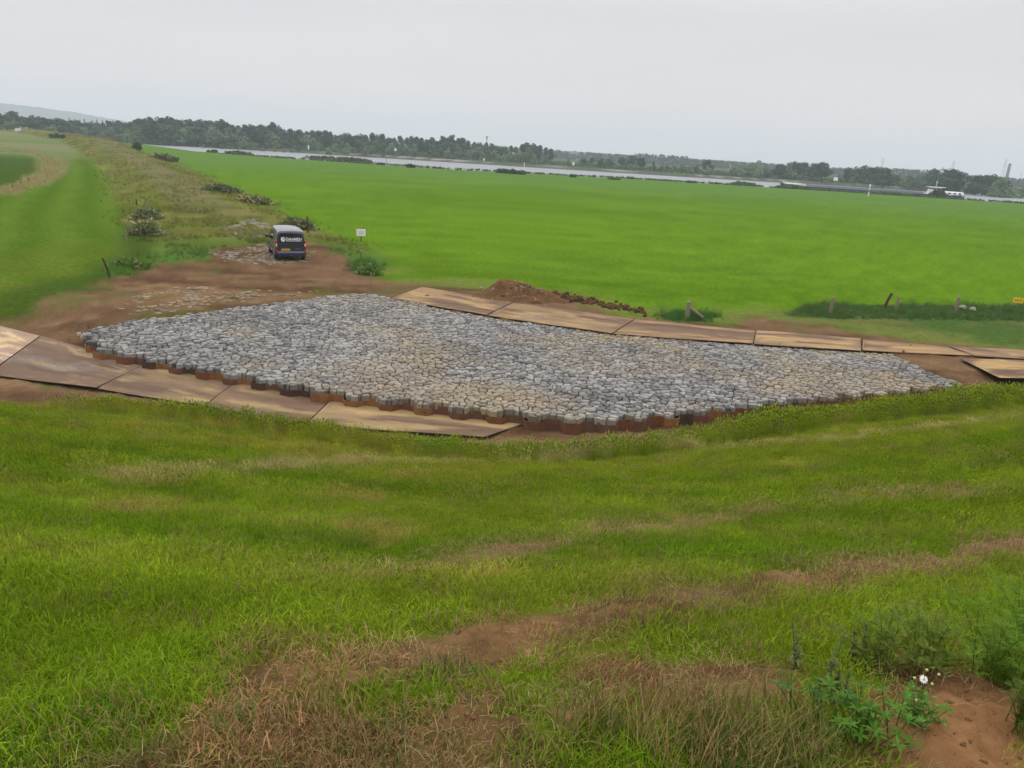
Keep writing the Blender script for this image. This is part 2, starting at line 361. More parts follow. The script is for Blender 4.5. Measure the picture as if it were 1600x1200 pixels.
    c = mixc(c, A(104, 100, 96)*o[:, None], ss(4.6, 3.8, fs+(f4-.5)*3)*ss(-14, -10, fs))  # dark reflection of the trees at the waterline, painted into the shore colour
    c = mixc(c, A(84, 108, 66)*o[:, None], ss(3, 6, fs+(fbm(x, y, 20, 3, 2)-.5)*8))
    return c, mud
# ------------------------------------------------------------------ ground sheets
def ground():
    th = np.concatenate([np.linspace(-180, -52, 34)[:-1], np.linspace(-52, 52, 800), np.linspace(52, 180, 34)[1:]])*math.pi/180
    a = np.linspace(math.atan(3.2/.5), math.atan(5/200.), 560)
    rr = np.concatenate([[.25], np.interp(np.arange(560), np.arange(560), 5/np.tan(a)), np.geomspace(203, 620, 190), np.geomspace(640, 5200, 40)])
    T, Rr = np.meshgrid(th, rr, indexing='ij'); X = (Rr*np.sin(T)).ravel(); Y = (Rr*np.cos(T)).ravel()
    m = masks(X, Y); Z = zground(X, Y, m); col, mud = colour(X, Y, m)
    nT, nR = T.shape; idx = np.arange(nT*nR).reshape(nT, nR)
    F = np.stack([idx[:-1, :-1], idx[:-1, 1:], idx[1:, 1:], idx[1:, :-1]], -1).reshape(-1, 4)
    V = np.stack([X, Y, Z], 1); cen = F[:, 0]
    # each face belongs to the piece of the setting it is
    zone = np.zeros(len(F), int)                                         # 0 field
    zone[(m['ridge'] < 7+.014*np.hypot(X, Y))[cen] & (m['nb'] < 0)[cen]] = 1   # embankment
    lf = (X < np.interp(Y, [40, 66, 98, 140, 205, 345, 470], [-18, -26, -43, -66, -104, -200, -300]))[cen] & (zone == 0) & (m['nb'] < 0)[cen]; zone[lf] = 2
    zone[(m['foot'] > 0)[cen] ] = 3                                      # dike slope
    zone[(mud > .5)[cen] & (m['foot'] < 3)[cen]] = 4                     # muddy track
    zone[(m['stone'] > 0)[cen]] = 4
    zone[(m['nb'] > -1)[cen] & (m['fs'] < -12)[cen]] = 5                 # river bed
    zone[(m['fs'] >= -12)[cen]] = 6                                      # far bank
    nm = ['field', 'embankment', 'meadow', 'dike_slope', 'muddy_track', 'river_bed', 'far_bank']
    lb = ['bright green mown field stretching from the mud track to the river', 'weedy olive embankment running away behind the van', 'mown green meadow left of the weedy embankment', 'grassy dike slope in the foreground with mowing lines', 'churned brown mud around the stone paving and behind the van', 'river bed under the water', 'sandy far shore and grass under the wood']
    for k in range(7):
        f = F[zone == k]; used, inv = np.unique(f, return_inverse=True)
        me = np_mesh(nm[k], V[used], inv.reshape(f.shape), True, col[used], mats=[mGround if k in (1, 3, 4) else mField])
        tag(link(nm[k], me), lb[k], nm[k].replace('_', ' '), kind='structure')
ground()
# water
WZ = -0.9
def water():
    m = bpy.data.materials.new('river_water'); m.use_nodes = True; t = m.node_tree; b = t.nodes['Principled BSDF']
    b.inputs['Base Color'].default_value = (*A(150, 158, 160), 1); b.inputs['Roughness'].default_value = .45; b.inputs['IOR'].default_value = 1.33; b.inputs['Specular IOR Level'].default_value = .9
    tcn = N(t, 'ShaderNodeTexCoord'); n1 = N(t, 'ShaderNodeTexNoise'); n1.inputs['Scale'].default_value = .6; n1.inputs['Detail'].default_value = 4; t.links.new(tcn.outputs['Object'], n1.inputs[0])
    bp = N(t, 'ShaderNodeBump'); bp.inputs['Strength'].default_value = .1; bp.inputs['Distance'].default_value = .1; t.links.new(n1.outputs[0], bp.inputs['Height']); t.links.new(bp.outputs[0], b.inputs['Normal'])
    xs = np.concatenate([np.linspace(-900, -120, 30), np.linspace(-100, 400, 20), [1000, 1800]])
    nb = np.array(NB); fs = np.array(FS); V = []; F = []
    for i, x in enumerate(xs):
        y0 = np.interp(x, nb[:, 0], nb[:, 1])-.5; y1 = np.interp(x, fs[:, 0], fs[:, 1])+1
        V += [(x, y0, WZ), (x, y1, WZ)]
        if i: F.append((2*i-2, 2*i, 2*i+1, 2*i-1))
    tag(link('river', np_mesh('river', V, F, False, mats=[m])), 'pale grey river between the green field and the wooded shore', 'river', kind='structure')
water()
# ------------------------------------------------------------------ stones
def inpoly(px, py, poly):
    r = False; j = len(poly)-1
    for i in range(len(poly)):
        xi, yi = poly[i]; xj, yj = poly[j]
        if (yi > py) != (yj > py) and px < (xj-xi)*(py-yi)/(yj-yi)+xi: r = not r
        j = i
    return r
def clip(poly, nx, ny, c):
    o = []; n = len(poly)
    for i in range(n):
        a = poly[i]; b = poly[(i+1) % n]; da = a[0]*nx+a[1]*ny-c; db = b[0]*nx+b[1]*ny-c
        if da <= 0: o.append(a)
        if (da < 0 < db) or (db < 0 < da):
            t = da/(da-db); o.append((a[0]+(b[0]-a[0])*t, a[1]+(b[1]-a[1])*t))
    return o
def cells(poly, s, seed, jit=.42):
    rd = random.Random(seed); xs = [p[0] for p in poly]; ys = [p[1] for p in poly]
    x0, x1, y0, y1 = min(xs)-s, max(xs)+s, min(ys)-s, max(ys)+s
    nx = int((x1-x0)/s)+2; ny = int((y1-y0)/(s*.866))+2; g = {}
    for j in range(ny):
        for i in range(nx):
            g[i, j] = (x0+(i+.5*(j & 1))*s+rd.uniform(-jit, jit)*s, y0+j*s*.866+rd.uniform(-jit, jit)*s)
    out = []
    for (i, j), p in g.items():
        if not inpoly(p[0], p[1], poly): continue
        c = [(p[0]-s, p[1]-s), (p[0]+s, p[1]-s), (p[0]+s, p[1]+s), (p[0]-s, p[1]+s)]
        for a in range(-2, 3):
            for b in range(-2, 3):
                if (a or b) and (i+a, j+b) in g:
                    q = g[i+a, j+b]; nx_, ny_ = q[0]-p[0], q[1]-p[1]; L = nx_*nx_+ny_*ny_
                    if L > (2*s)**2*1.6: continue
                    c = clip(c, nx_, ny_, (q[0]*q[0]+q[1]*q[1]-p[0]*p[0]-p[1]*p[1])/2)
        if len(c) > 2: out.append((p, c))
    return out
def stone_geo(p, c, rd, gap, ztop, zbot, tilt=.03, inset=.03):
    cx = sum(q[0] for q in c)/len(c); cy = sum(q[1] for q in c)/len(c)
    pts = []
    n = len(c)
    for i in range(n):                     # cut corners: worn edges
        a = c[i]; b = c[(i+1) % n]
        if math.hypot(a[0]-b[0], a[1]-b[1]) < .05: pts.append(((a[0]+b[0])/2, (a[1]+b[1])/2)); continue
        t = rd.uniform(.16, .3)
        for u in (t, 1-t): pts.append((a[0]+(b[0]-a[0])*u, a[1]+(b[1]-a[1])*u))
    def ring(off, zf):
        o = []
        for q in pts:
            dx, dy = q[0]-cx, q[1]-cy; L = math.hypot(dx, dy)+1e-6; k = max(.2, (L-off)/L)
            X, Y = cx+dx*k, cy+dy*k; o.append((X, Y, zf(X, Y)))
        return o
    tx, ty = rd.uniform(-tilt, tilt)*2, rd.uniform(-tilt, tilt)*2; zt = ztop+rd.uniform(-.5, .5)*tilt
    top = lambda X, Y: zt+(X-cx)*tx+(Y-cy)*ty
    R = [ring(gap, lambda X, Y: zbot), ring(gap, lambda X, Y: top(X, Y)-.028), ring(gap+inset*.35, lambda X, Y: top(X, Y)-.008), ring(gap+inset, lambda X, Y: top(X, Y)+rd.uniform(-.003, .004))]
    V = [v for r_ in R for v in r_]; n = len(pts); F = []
    for k in range(3):
        for i in range(n): F.append((k*n+i, k*n+(i+1) % n, (k+1)*n+(i+1) % n, (k+1)*n+i))
    F.append(tuple(range(3*n, 4*n)))
    return V, F, (cx, cy)
# zigzag path of the sheet piling
def resample(pts, step):
    o = []; 
    for (a, b) in zip(pts[:-1], pts[1:]):
        L = math.hypot(b[0]-a[0], b[1]-a[1]); n = max(1, int(L/step))
        for i in range(n): o.append((a[0]+(b[0]-a[0])*i/n, a[1]+(b[1]-a[1])*i/n))
    o.append(pts[-1]); return np.array(o)
sm = resample(WALL, .1); kern = np.ones(15)/15
smx = np.convolve(np.pad(sm[:, 0], 7, 'edge'), kern, 'valid'); smy = np.convolve(np.pad(sm[:, 1], 7, 'edge'), kern, 'valid')
arc = np.concatenate([[0], np.cumsum(np.hypot(np.diff(smx), np.diff(smy)))])
def wall_pt(s, off):
    x = np.interp(s, arc, smx); y = np.interp(s, arc, smy); x2 = np.interp(s+.05, arc, smx); y2 = np.interp(s+.05, arc, smy); x1 = np.interp(s-.05, arc, smx); y1 = np.interp(s-.05, arc, smy)
    tx, ty = x2-x1, y2-y1; L = math.hypot(tx, ty)+1e-9; return (x+ty/L*off, y-tx/L*off)      # off > 0 : towards the camera
PER = 1.08; ZZ = []      # piles alternate out and in
s = 0.0; k = 0
while s+PER/2 < arc[-1]:
    o = .13 if k % 2 == 0 else -.13; w_ = PER/2
    ZZ.append([(s, 0), (s+w_*.16, o), (s+w_*.84, o), (s+w_, 0)]); s += w_; k += 1
zz_pts = [wall_pt(a, o) for q in ZZ for a, o in q[:-1]]+[wall_pt(*ZZ[-1][-1])]
wl = empty('sheet_pile_wall', (0, 0, 0), label='low zigzag wall of rust brown steel sheet piles holding the front of the stone paving', cat='retaining wall')
rdm = random.Random(5)
for k, q in enumerate(ZZ):
    pts = [wall_pt(a, o+.005) for a, o in q]; top = -.12+rdm.uniform(-.045, .03); V = []; F = []; t_ = .012
    for (x, y) in pts: V += [(x, y, -.75), (x, y, top)]
    inn = [wall_pt(a, o-t_) for a, o in q]
    for (x, y) in inn: V += [(x, y, -.75), (x, y, top)]
    n = len(pts)
    for i in range(n-1):
        F += [(2*i, 2*i+2, 2*i+3, 2*i+1), (2*n+2*i+2, 2*n+2*i, 2*n+2*i+1, 2*n+2*i+3), (2*i+1, 2*i+3, 2*n+2*i+3, 2*n+2*i+1)]
    F += [(0, 1, 2*n+1, 2*n), (2*n-1, 2*n-2, 4*n-2, 4*n-1)]
    mi = [0]*len(F)
    if rdm.random() < .45:                       # black disc near the pile's edge, painted for the dark inside a lifting hole
        hc = q[2][0]-.07; hz = top-.11; b0 = len(V)
        for a in range(8):
            ang = a*math.pi/4; x, y = wall_pt(hc+.018*math.cos(ang), q[1][1]+.008); V.append((x, y, hz+.024*math.sin(ang)))
        F.append(tuple(range(b0, b0+8))); mi.append(1)
    u = rdm.random(); base = np.array(A(140, 84, 52))*(1-u)+np.array(A(122, 88, 66))*u
    if rdm.random() < .25: base = np.array(A(164, 112, 64))
    if rdm.random() < .2: base = np.array(A(92, 66, 52))
    cc = np.array([base]*len(V))
    zs = np.array([v[2] for v in V]); cc = cc*(1-(zs < -.6)[:, None]*0)
    link('sheet_pile', np_mesh('sheet_pile', V, F, False, cc, mats=[mPile, mBlack], midx=mi), None, wl)
back = [tuple(P(x, y)[:2]) for x, y in SPX]
SREG = zz_pts+back
cs = cells(SREG, .238, 3, .47)
zzp = np.array(zz_pts)
def snap(c):
    o = []
    for q in c:
        if q[1] < 28.5 and not inpoly(q[0], q[1], SREG):
            best = None
            d = (zzp[:, 0]-q[0])**2+(zzp[:, 1]-q[1])**2; i = int(np.argmin(d))
            for a, b in ((max(i-1, 0), i), (i, min(i+1, len(zzp)-1))):
                if a == b: continue
                A_, B_ = zzp[a], zzp[b]; v = B_-A_; t = max(0, min(1, float(np.dot(np.array(q)-A_, v)/np.dot(v, v)))); w_ = A_+v*t; dd = (w_[0]-q[0])**2+(w_[1]-q[1])**2
                if best is None or dd < best[0]: best = (dd, (float(w_[0]), float(w_[1])))
            o.append(best[1])
        else: o.append(q)
    return o
rds = random.Random(9); geo = []
px_ = np.array([c[0][0] for c in cs]); py_ = np.array([c[0][1] for c in cs])
tanm = ss(.40, .68, fbm(px_, py_, 4.5, 4, 4))*ss(-8, 2, px_)*.75+.2*ss(.5, .7, fbm(px_, py_, 2, 3, 6)); drk = fbm(px_, py_, 2.5, 3, 1)
und = (fbm(px_, py_, 2.4, 3, 2)-.5)*.13
wsd = line_sd(px_, py_, WALLX)
for i, (p, c) in enumerate(cs):
    c2 = snap(c); ar = abs(sum(c2[a][0]*c2[(a+1) % len(c2)][1]-c2[(a+1) % len(c2)][0]*c2[a][1] for a in range(len(c2))))/2
    if ar < .009: continue
    V, F, cc = stone_geo(p, c2, rds, rds.uniform(.006, .023), und[i]*min(1, 1.0), -.19 if -wsd[i] < .6 else -.42, .045)
    u = rds.random(); col = (np.array(A(180, 178, 173))*(1-tanm[i]*.5)+np.array(A(188, 180, 166))*tanm[i]*.5)*(.45+.62*rds.random())*(.76+.5*drk[i])
    if rds.random() < .12: col = col*.7
    t = min(1, tanm[i]*(.6+1.0*rds.random())); col = col*(1-t)+np.array(A(194, 176, 142))*(.72+.35*rds.random())*t
    geo.append((math.hypot(cc[0], cc[1]-0), V, F, cc, col, t, -wsd[i]))
geo.sort(key=lambda g: g[0])
def ordn(n):
    w = ['', 'first', 'second', 'third', 'fourth', 'fifth', 'sixth', 'seventh', 'eighth', 'ninth', 'tenth', 'eleventh', 'twelfth', 'thirteenth', 'fourteenth', 'fifteenth', 'sixteenth', 'seventeenth', 'eighteenth', 'nineteenth']
    tn = ['', '', 'twent', 'thirt', 'fort', 'fift', 'sixt', 'sevent', 'eight', 'ninet']
    if n < 20: return w[n]
    h = 'one hundred ' if n > 99 else ''; n = n % 100
    if n < 20: return h+w[n] if n else 'hundredth'
    return h+(tn[n//10]+'ieth' if n % 10 == 0 else tn[n//10]+'y-'+w[n % 10])
front = []
for g in geo[:300]:
    V = np.array(g[1]); V[:, 0] -= g[3][0]; V[:, 1] -= g[3][1]
    cc = np.array([g[4]]*len(V)); o = link('paving_stone', np_mesh('paving_stone', V, g[2], False, cc, mats=[mStone]), None, None, (g[3][0], g[3][1], 0))
    if g[6] < .32: front.append((g[3][0], o, g[5]))
    elif g[5] > .45: tag(o, 'sand-stained tan basalt stone packed behind the front row', 'stone', 'sand-stained basalt stones near the front')
    else: tag(o, 'plain grey basalt stone packed behind the front row', 'stone', 'grey basalt stones near the front')
front.sort(key=lambda q: q[0])
for i, (_, o, t_) in enumerate(front): tag(o, ('tan-stained' if t_ > .45 else 'grey')+' stone against the sheet piles, '+ordn(i+1)+' of the near front row counted from the left', 'stone', 'basalt stones in the front row')
def merge(gs, name, mats, **k):
    V = []; F = []; cc = []
    for g in gs:
        b = len(V); V += g[1]; F += [tuple(i+b for i in f) for f in g[2]]; cc += [g[4]]*len(g[1])
    o = link(name, np_mesh(name, V, F, False, np.array(cc), mats=mats)); tag(o, **k); return o
merge(geo[300:], 'paving_stones', [mStone], label='the rest of the wide field of grey basalt stones set in dark joints', cat='stone paving', kind='stuff')
# worn stones sunk in the mud and on the track by the van
def worn(pixpoly, s, seed, colr, label, lift=.012, dens=.9, pz=0.0):
    poly = [tuple(march(x, y)[:2]) for x, y in pixpoly]; rd = random.Random(seed); L = []
    cc = cells(poly, s, seed); ps = np.array([c[0] for c in cc]); zz = zground(ps[:, 0], ps[:, 1]); ed = poly_sd(ps[:, 0], ps[:, 1], poly)
    nz_ = fbm(ps[:, 0], ps[:, 1], 1.3, 3, 3)
    for i, (p, c) in enumerate(cc):
        if rd.random() > dens*min(1, ed[i]/.9+.12) or nz_[i] < .33: continue
        V, F, q = stone_geo(p, c, rd, rd.uniform(.015, .035), zz[i]+lift+rd.uniform(-.01, .015), zz[i]-.1, .03)
        col = np.array(colr)*(.7+.5*rd.random()); L.append((0, V, F, q, col))
    merge(L, 'worn_paving', [mStone], label=label, cat='stone paving', kind='stuff')
worn([(180, 478), (205, 456), (300, 448), (440, 456), (520, 452), (440, 466), (330, 478), (250, 492), (190, 490)], .29, 21, A(164, 146, 118), 'worn tan stones sunk in the mud left behind the stone field', lift=.01, dens=.8)
worn([(322, 396), (362, 388), (400, 380), (426, 380), (500, 395), (478, 412), (395, 415), (350, 408)], .30, 22, A(160, 150, 132), 'pale worn stones in the track beside the van', dens=.95)
worn([(345, 352), (395, 340), (430, 352), (432, 372), (385, 377), (350, 368)], .32, 23, A(165, 158, 138), 'grey stones overgrown by weeds on the embankment behind the van', dens=.62, lift=.03)

# ------------------------------------------------------------------ steel road plates
mPlate = bpy.data.materials.new('muddy_steel_plate'); mPlate.use_nodes = True
t = mPlate.node_tree; b = t.nodes['Principled BSDF']; tcn = N(t, 'ShaderNodeTexCoord'); an = N(t, 'ShaderNodeAttribute'); an.attribute_name = 'Col'
mpg = N(t, 'ShaderNodeMapping'); mpg.inputs['Scale'].default_value = (.35, 1.5, 1); mpg.inputs['Rotation'].default_value = (0, 0, .25); t.links.new(tcn.outputs['Object'], mpg.inputs[0])
n1 = N(t, 'ShaderNodeTexNoise'); n1.inputs['Scale'].default_value = 1.3; n1.inputs['Detail'].default_value = 7; n1.inputs['Roughness'].default_value = .6; t.links.new(mpg.outputs[0], n1.inputs[0])
rr = N(t, 'ShaderNodeMapRange'); rr.inputs[1].default_value = .3; rr.inputs[2].default_value = .7; rr.inputs[3].default_value = .82; rr.inputs[4].default_value = 1.16; t.links.new(n1.outputs[0], rr.inputs[0])
vm = N(t, 'ShaderNodeVectorMath', operation='SCALE'); t.links.new(an.outputs['Color'], vm.inputs[0]); t.links.new(rr.outputs[0], vm.inputs['Scale']); t.links.new(vm.outputs[0], b.inputs['Base Color'])
aw = N(t, 'ShaderNodeAttribute'); aw.attribute_name = 'Wet'; rw_ = N(t, 'ShaderNodeMapRange'); rw_.inputs[3].default_value = .75; rw_.inputs[4].default_value = .12; t.links.new(aw.outputs['Fac'], rw_.inputs[0]); t.links.new(rw_.outputs[0], b.inputs['Roughness'])
b.inputs['Specular IOR Level'].default_value = .4
bn = N(t, 'ShaderNodeTexNoise'); bn.inputs['Scale'].default_value = 12; bn.inputs['Detail'].default_value = 6; t.links.new(mpg.outputs[0], bn.inputs[0]); bp = N(t, 'ShaderNodeBump'); bp.inputs['Strength'].default_value = .25; bp.inputs['Distance'].default_value = .02; t.links.new(bn.outputs[0], bp.inputs['Height']); t.links.new(bp.outputs[0], b.inputs['Normal'])
mPuddle = mat('muddy_puddle', A(150, 132, 120), rough=.09, spec=.8, noise=.1, nscale=3)
WETS = [(120, 573, 95, 11, LOWF+.1), (832, 494, 28, 4.5, .07), (40, 560, 60, 8, LOWF+.1)]
def wetf(x, y):
    r_ = np.zeros(len(x))
    for px, py, a_, b_, z_ in WETS:
        c_ = P(px, py, z_); e1 = P(px+a_, py+a_*.02, z_)-c_; e2 = P(px, py+b_, z_)-c_; M_ = np.array([[e1[0], e2[0]], [e1[1], e2[1]]]); iv = np.linalg.inv(M_); u_ = iv[0, 0]*(x-c_[0])+iv[0, 1]*(y-c_[1]); v_ = iv[1, 0]*(x-c_[0])+iv[1, 1]*(y-c_[1]); r_ = np.maximum(r_, 1.1-np.hypot(u_, v_))
    return r_
def plate(pix, z, label, tone, th=.022, follow=False):
    q = [P(x, y, z if not hasattr(z, '__len__') else z[i]) for i, (x, y) in enumerate(pix)]
    nu, nv = 90, 30; c0 = sum(q)/4
    uu, vv = np.meshgrid(np.arange(nu+1)/nu, np.arange(nv+1)/nv, indexing='ij'); uu = uu.ravel(); vv = vv.ravel()
    Pp = (q[0]*(1-uu[:, None])+q[1]*uu[:, None])*(1-vv[:, None])+(q[3]*(1-uu[:, None])+q[2]*uu[:, None])*vv[:, None]
    X, Y = Pp[:, 0], Pp[:, 1]; L_ = np.linalg.norm(q[1]-q[0]); W_ = np.linalg.norm(q[3]-q[0])
    U_ = uu*L_; V_ = vv*W_; sd = pix[0][0]*.37
    a1 = fbm(U_+sd, V_+sd*.3, 2.2, 5, 1, .55); a2 = fbm(U_+sd, V_, .5, 4, 2); a3 = fbm(U_+sd*2, V_+3, 1.2, 4, 5, .35)
    mudc = 1.9*mixc(A(146, 120, 98)*np.ones((len(X), 1)), A(132, 106, 84)*np.ones((len(X), 1)), a2)
    cc = mixc(mudc, 1.95*np.array(tone)[None, :]*np.ones((len(X), 1)), ss(.36, .56, a1)); cc = mixc(cc, 1.9*A(206, 180, 124)*np.ones((len(X), 1)), .6*ss(.52, .66, a3)*ss(.4, .6, a1+.1*a2))
    edge = np.minimum(np.minimum(U_, L_-U_), np.minimum(V_, W_-V_)); cc = mixc(cc, mudc, .8*ss(.35, .0, edge+(a2-.5)*.7)*ss(.35, .55, fbm(X, Y, 1.5, 3, 3)))
    tr = ss(.32, .22, np.abs(V_-W_*.28+.1*np.sin(U_*.5)))+ss(.32, .22, np.abs(V_-W_*.74+.1*np.sin(U_*.4))); lug = .5+.5*np.sin(U_*42+12*V_)
    cc = cc*(1-.22*tr*lug*ss(.5, .4, a1))[:, None]*(1-.08*tr)[:, None]
    wet = ss(.0, .75, wetf(X, Y)+(a1-.5)*.8)
    V = [p-c0+np.array([0, 0, .012*math.sin(u_*5)*math.cos(v_*3)]) for p, u_, v_ in zip(Pp, uu, vv)]; cc = list(cc*(1-.12*wet)[:, None])
    n = len(V); V += [p-np.array([0, 0, th]) for p in V]; cc += [np.array(A(60, 44, 36))]*n
    I = lambda i, j: i*(nv+1)+j
    for i in range(nu):
        for j in range(nv):
            F.append((I(i, j), I(i, j+1), I(i+1, j+1), I(i+1, j))); F.append(tuple(n+a for a in (I(i, j), I(i+1, j), I(i+1, j+1), I(i, j+1))))
    ed = [I(i, 0) for i in range(nu+1)]+[I(nu, j) for j in range(1, nv+1)]+[I(i, nv) for i in range(nu-1, -1, -1)]+[I(0, j) for j in range(nv-1, 0, -1)]
    for a, b_ in zip(ed, ed[1:]+ed[:1]): F.append((a, n+a, n+b_, b_))
    me = np_mesh('road_plate', V, F, True, np.array(cc), mats=[mPlate]); 
    wa = me.attributes.new('Wet', 'FLOAT', 'POINT'); wv = np.zeros(len(V), np.float32); wv[:len(wet)] = wet; wa.data.foreach_set('value', wv)
    try: me.set_sharp_from_angle(angle=.8)
    except Exception: pass
    return tag(link('road_plate', me, loc=c0), label, 'road plate', 'steel plates laid as a temporary road')
LZ = LOWF+.08
plate([(-70, 492), (62, 524), (-20, 584), (-190, 552)], LZ, 'muddy steel road plate at the left end with a wet shine', A(136, 112, 92))
plate([(64, 524.5), (222, 570), (150, 606), (-17, 584.5)], LZ+.012, 'brown steel road plate with tyre prints just left of the stone wall', A(142, 118, 98))
plate([(224, 570), (365, 598), (318, 634), (152, 606.5)], LZ, 'steel road plate with sandy patch along the left of the stone wall', A(165, 140, 104))
plate([(367, 598), (520, 620), (478, 662), (320, 634)], LZ+.01, 'sand covered steel road plate between two others below the wall', A(160, 134, 100))
plate([(522, 620), (830, 657), (757, 683), (480, 662)], LZ, 'dry pale steel road plate nearest the camera with its free corner over the grass', A(182, 156, 114))
BZ = .05
plate([(659, 448), (800, 472), (760, 492), (611, 466)], BZ, 'steel road plate behind the stones with its free end by the sign', A(176, 146, 108))
plate([(802, 472.5), (991, 498), (956, 521), (762, 492.5)], BZ+.008, 'steel road plate with a pale corner in front of the soil heap', A(170, 142, 106))
plate([(993, 499), (1180, 516), (1176, 537), (958, 521)], BZ-.004, 'flat steel road plate behind the middle of the stone field', A(178, 148, 110))
plate([(1182, 516), (1345, 528), (1345, 548), (1178, 537)], BZ+.010, 'yellowish steel road plate ending in a straight pale edge', A(186, 158, 116))
plate([(1348, 530), (1480, 541), (1520, 556), (1348, 547)], BZ, 'steel road plate above the right end of the stones', A(180, 150, 110))
plate([(1484, 541), (1700, 552), (1720, 566), (1524, 556)], BZ+.01, 'steel road plate at the right edge beyond the bare mud', A(176, 146, 108))
plate([(1500, 560), (1690, 566), (1720, 590), (1562, 590)], BZ+.05, 'yellow sand coated steel road plate at the right edge close to the grass', A(196, 166, 114))
# ------------------------------------------------------------------ instanced grass
def blades_mesh(name, n, rad, hmin, hmax, wd, lean, seed, curl=.5, seedhead=0, flat=0):
    rg = np.random.default_rng(seed); a = rg.random(n)*2*np.pi; rr = rad*np.sqrt(rg.random(n)); bx = rr*np.cos(a); by = rr*np.sin(a)
    h = hmin+(hmax-hmin)*rg.random(n)**1.4; az = rg.random(n)*2*np.pi; ln = lean*(.2+rg.random(n)); 
    fl = rg.random(n) < flat; ln = np.where(fl, 1.45, ln)
    V = []; F = []; segs = 3
    for i in range(n):
        d = np.array([math.cos(az[i]), math.sin(az[i])]); pr = np.array([-d[1], d[0]]); W = wd*(.6+.8*rg.random()); b0 = len(V); x = np.array([bx[i], by[i]]); z = -.01; th = ln[i]*.6
        for s_ in range(segs+1):
            f = s_/segs; ww = W*(1-f**1.6)*.5
            if s_ == segs: V.append((x[0], x[1], z))
            else: V.append((x[0]-pr[0]*ww, x[1]-pr[1]*ww, z)); V.append((x[0]+pr[0]*ww, x[1]+pr[1]*ww, z))
            st = h[i]/segs; x = x+d*math.sin(min(th, 1.5))*st; z = z+math.cos(min(th, 1.5))*st; th += ln[i]*curl
        for s_ in range(segs-1): F.append((b0+2*s_, b0+2*s_+1, b0+2*s_+3, b0+2*s_+2))
        F.append((b0+2*segs-2, b0+2*segs-1, b0+2*segs))
        if rg.random() < seedhead:
            b1 = len(V); L = h[i]*.22; q = V[-1]; 
            for k in range(3):
                an = k*2.1; V.append((q[0]+W*1.3*math.cos(an), q[1]+W*1.3*math.sin(an), q[2]+L*.3))
            V.append((q[0]+d[0]*L*.3, q[1]+d[1]*L*.3, q[2]+L)); F += [(b0+2*segs, b1, b1+1), (b0+2*segs, b1+1, b1+2), (b0+2*segs, b1+2, b1), (b1, b1+3, b1+1), (b1+1, b1+3, b1+2), (b1+2, b1+3, b1)]
    return np_mesh(name, V, F, True, mats=[mBlade])
def proto_coll(name, meshes):
    col = bpy.data.collections.new(name)
    for m_ in meshes: col.objects.link(bpy.data.objects.new(m_.name, m_))
    return col
def scatter(name, pts, cols, scale, coll, label, cat, normal_rot=None, seed=0):
    rg = np.random.default_rng(seed); n = len(pts); me = bpy.data.meshes.new(name); me.vertices.add(n); me.vertices.foreach_set('co', np.asarray(pts, np.float32).ravel())
    a = me.attributes.new('tint', 'FLOAT_COLOR', 'POINT'); cc = np.ones((n, 4), np.float32); cc[:, :3] = cols; a.data.foreach_set('color', cc.ravel())
    a = me.attributes.new('rot', 'FLOAT_VECTOR', 'POINT'); rt = np.zeros((n, 3), np.float32); rt[:, 2] = rg.random(n)*6.283; rt[:, :2] = rg.normal(0, .12, (n, 2)); a.data.foreach_set('vector', rt.ravel())
    a = me.attributes.new('scl', 'FLOAT_VECTOR', 'POINT'); sc = np.repeat(np.asarray(scale, np.float32)[:, None], 3, 1); a.data.foreach_set('vector', sc.ravel())
    a = me.attributes.new('pick', 'INT', 'POINT'); a.data.foreach_set('value', rg.integers(0, 1000, n).astype(np.int32))
    o = link(name, me); tag(o, label, cat, kind='stuff')
    g = bpy.data.node_groups.new(name+'_nodes', 'GeometryNodeTree'); g.interface.new_socket('Geometry', in_out='INPUT', socket_type='NodeSocketGeometry'); g.interface.new_socket('Geometry', in_out='OUTPUT', socket_type='NodeSocketGeometry')
    gi = g.nodes.new('NodeGroupInput'); go = g.nodes.new('NodeGroupOutput'); ip = g.nodes.new('GeometryNodeInstanceOnPoints'); ci = g.nodes.new('GeometryNodeCollectionInfo')
    ci.inputs['Collection'].default_value = coll; ci.inputs['Separate Children'].default_value = True; ci.inputs['Reset Children'].default_value = True
    ip.inputs['Pick Instance'].default_value = True
    def na(nm_, ty):
        q = g.nodes.new('GeometryNodeInputNamedAttribute'); q.data_type = ty; q.inputs['Name'].default_value = nm_; return q.outputs['Attribute']
    L = g.links; L.new(gi.outputs[0], ip.inputs['Points']); L.new(ci.outputs[0], ip.inputs['Instance']); L.new(na('pick', 'INT'), ip.inputs['Instance Index'])
    L.new(na('rot', 'FLOAT_VECTOR'), ip.inputs['Rotation']); L.new(na('scl', 'FLOAT_VECTOR'), ip.inputs['Scale']); L.new(ip.outputs[0], go.inputs[0])
    md = o.modifiers.new('scatter', 'NODES'); md.node_group = g
    return o
def polar_pts(n, r0, r1, half=46, seed=0, pw=2.0):
    rg = np.random.default_rng(seed); r = (r0**pw+(r1**pw-r0**pw)*rg.random(n))**(1/pw); a = np.radians((rg.random(n)*2-1)*half)
    return r*np.sin(a), r*np.cos(a)
def tinted(x, y, jit=.18, seed=1, mul=1.0, dry=.1):
    rg = np.random.default_rng(seed); c, mud = colour(x, y); n = len(x)
    c = c*mul*2.05*((1+jit*rg.normal(0, 1, n))*(.78+.44*fbm(x, y, .5, 3, 5)))[:, None].clip(.4, 1.9); u = rg.random(n) < dry
    c = np.where(u[:, None], np.array(A(170, 150, 96))*(.7+.5*rg.random(n))[:, None], c); return c, mud
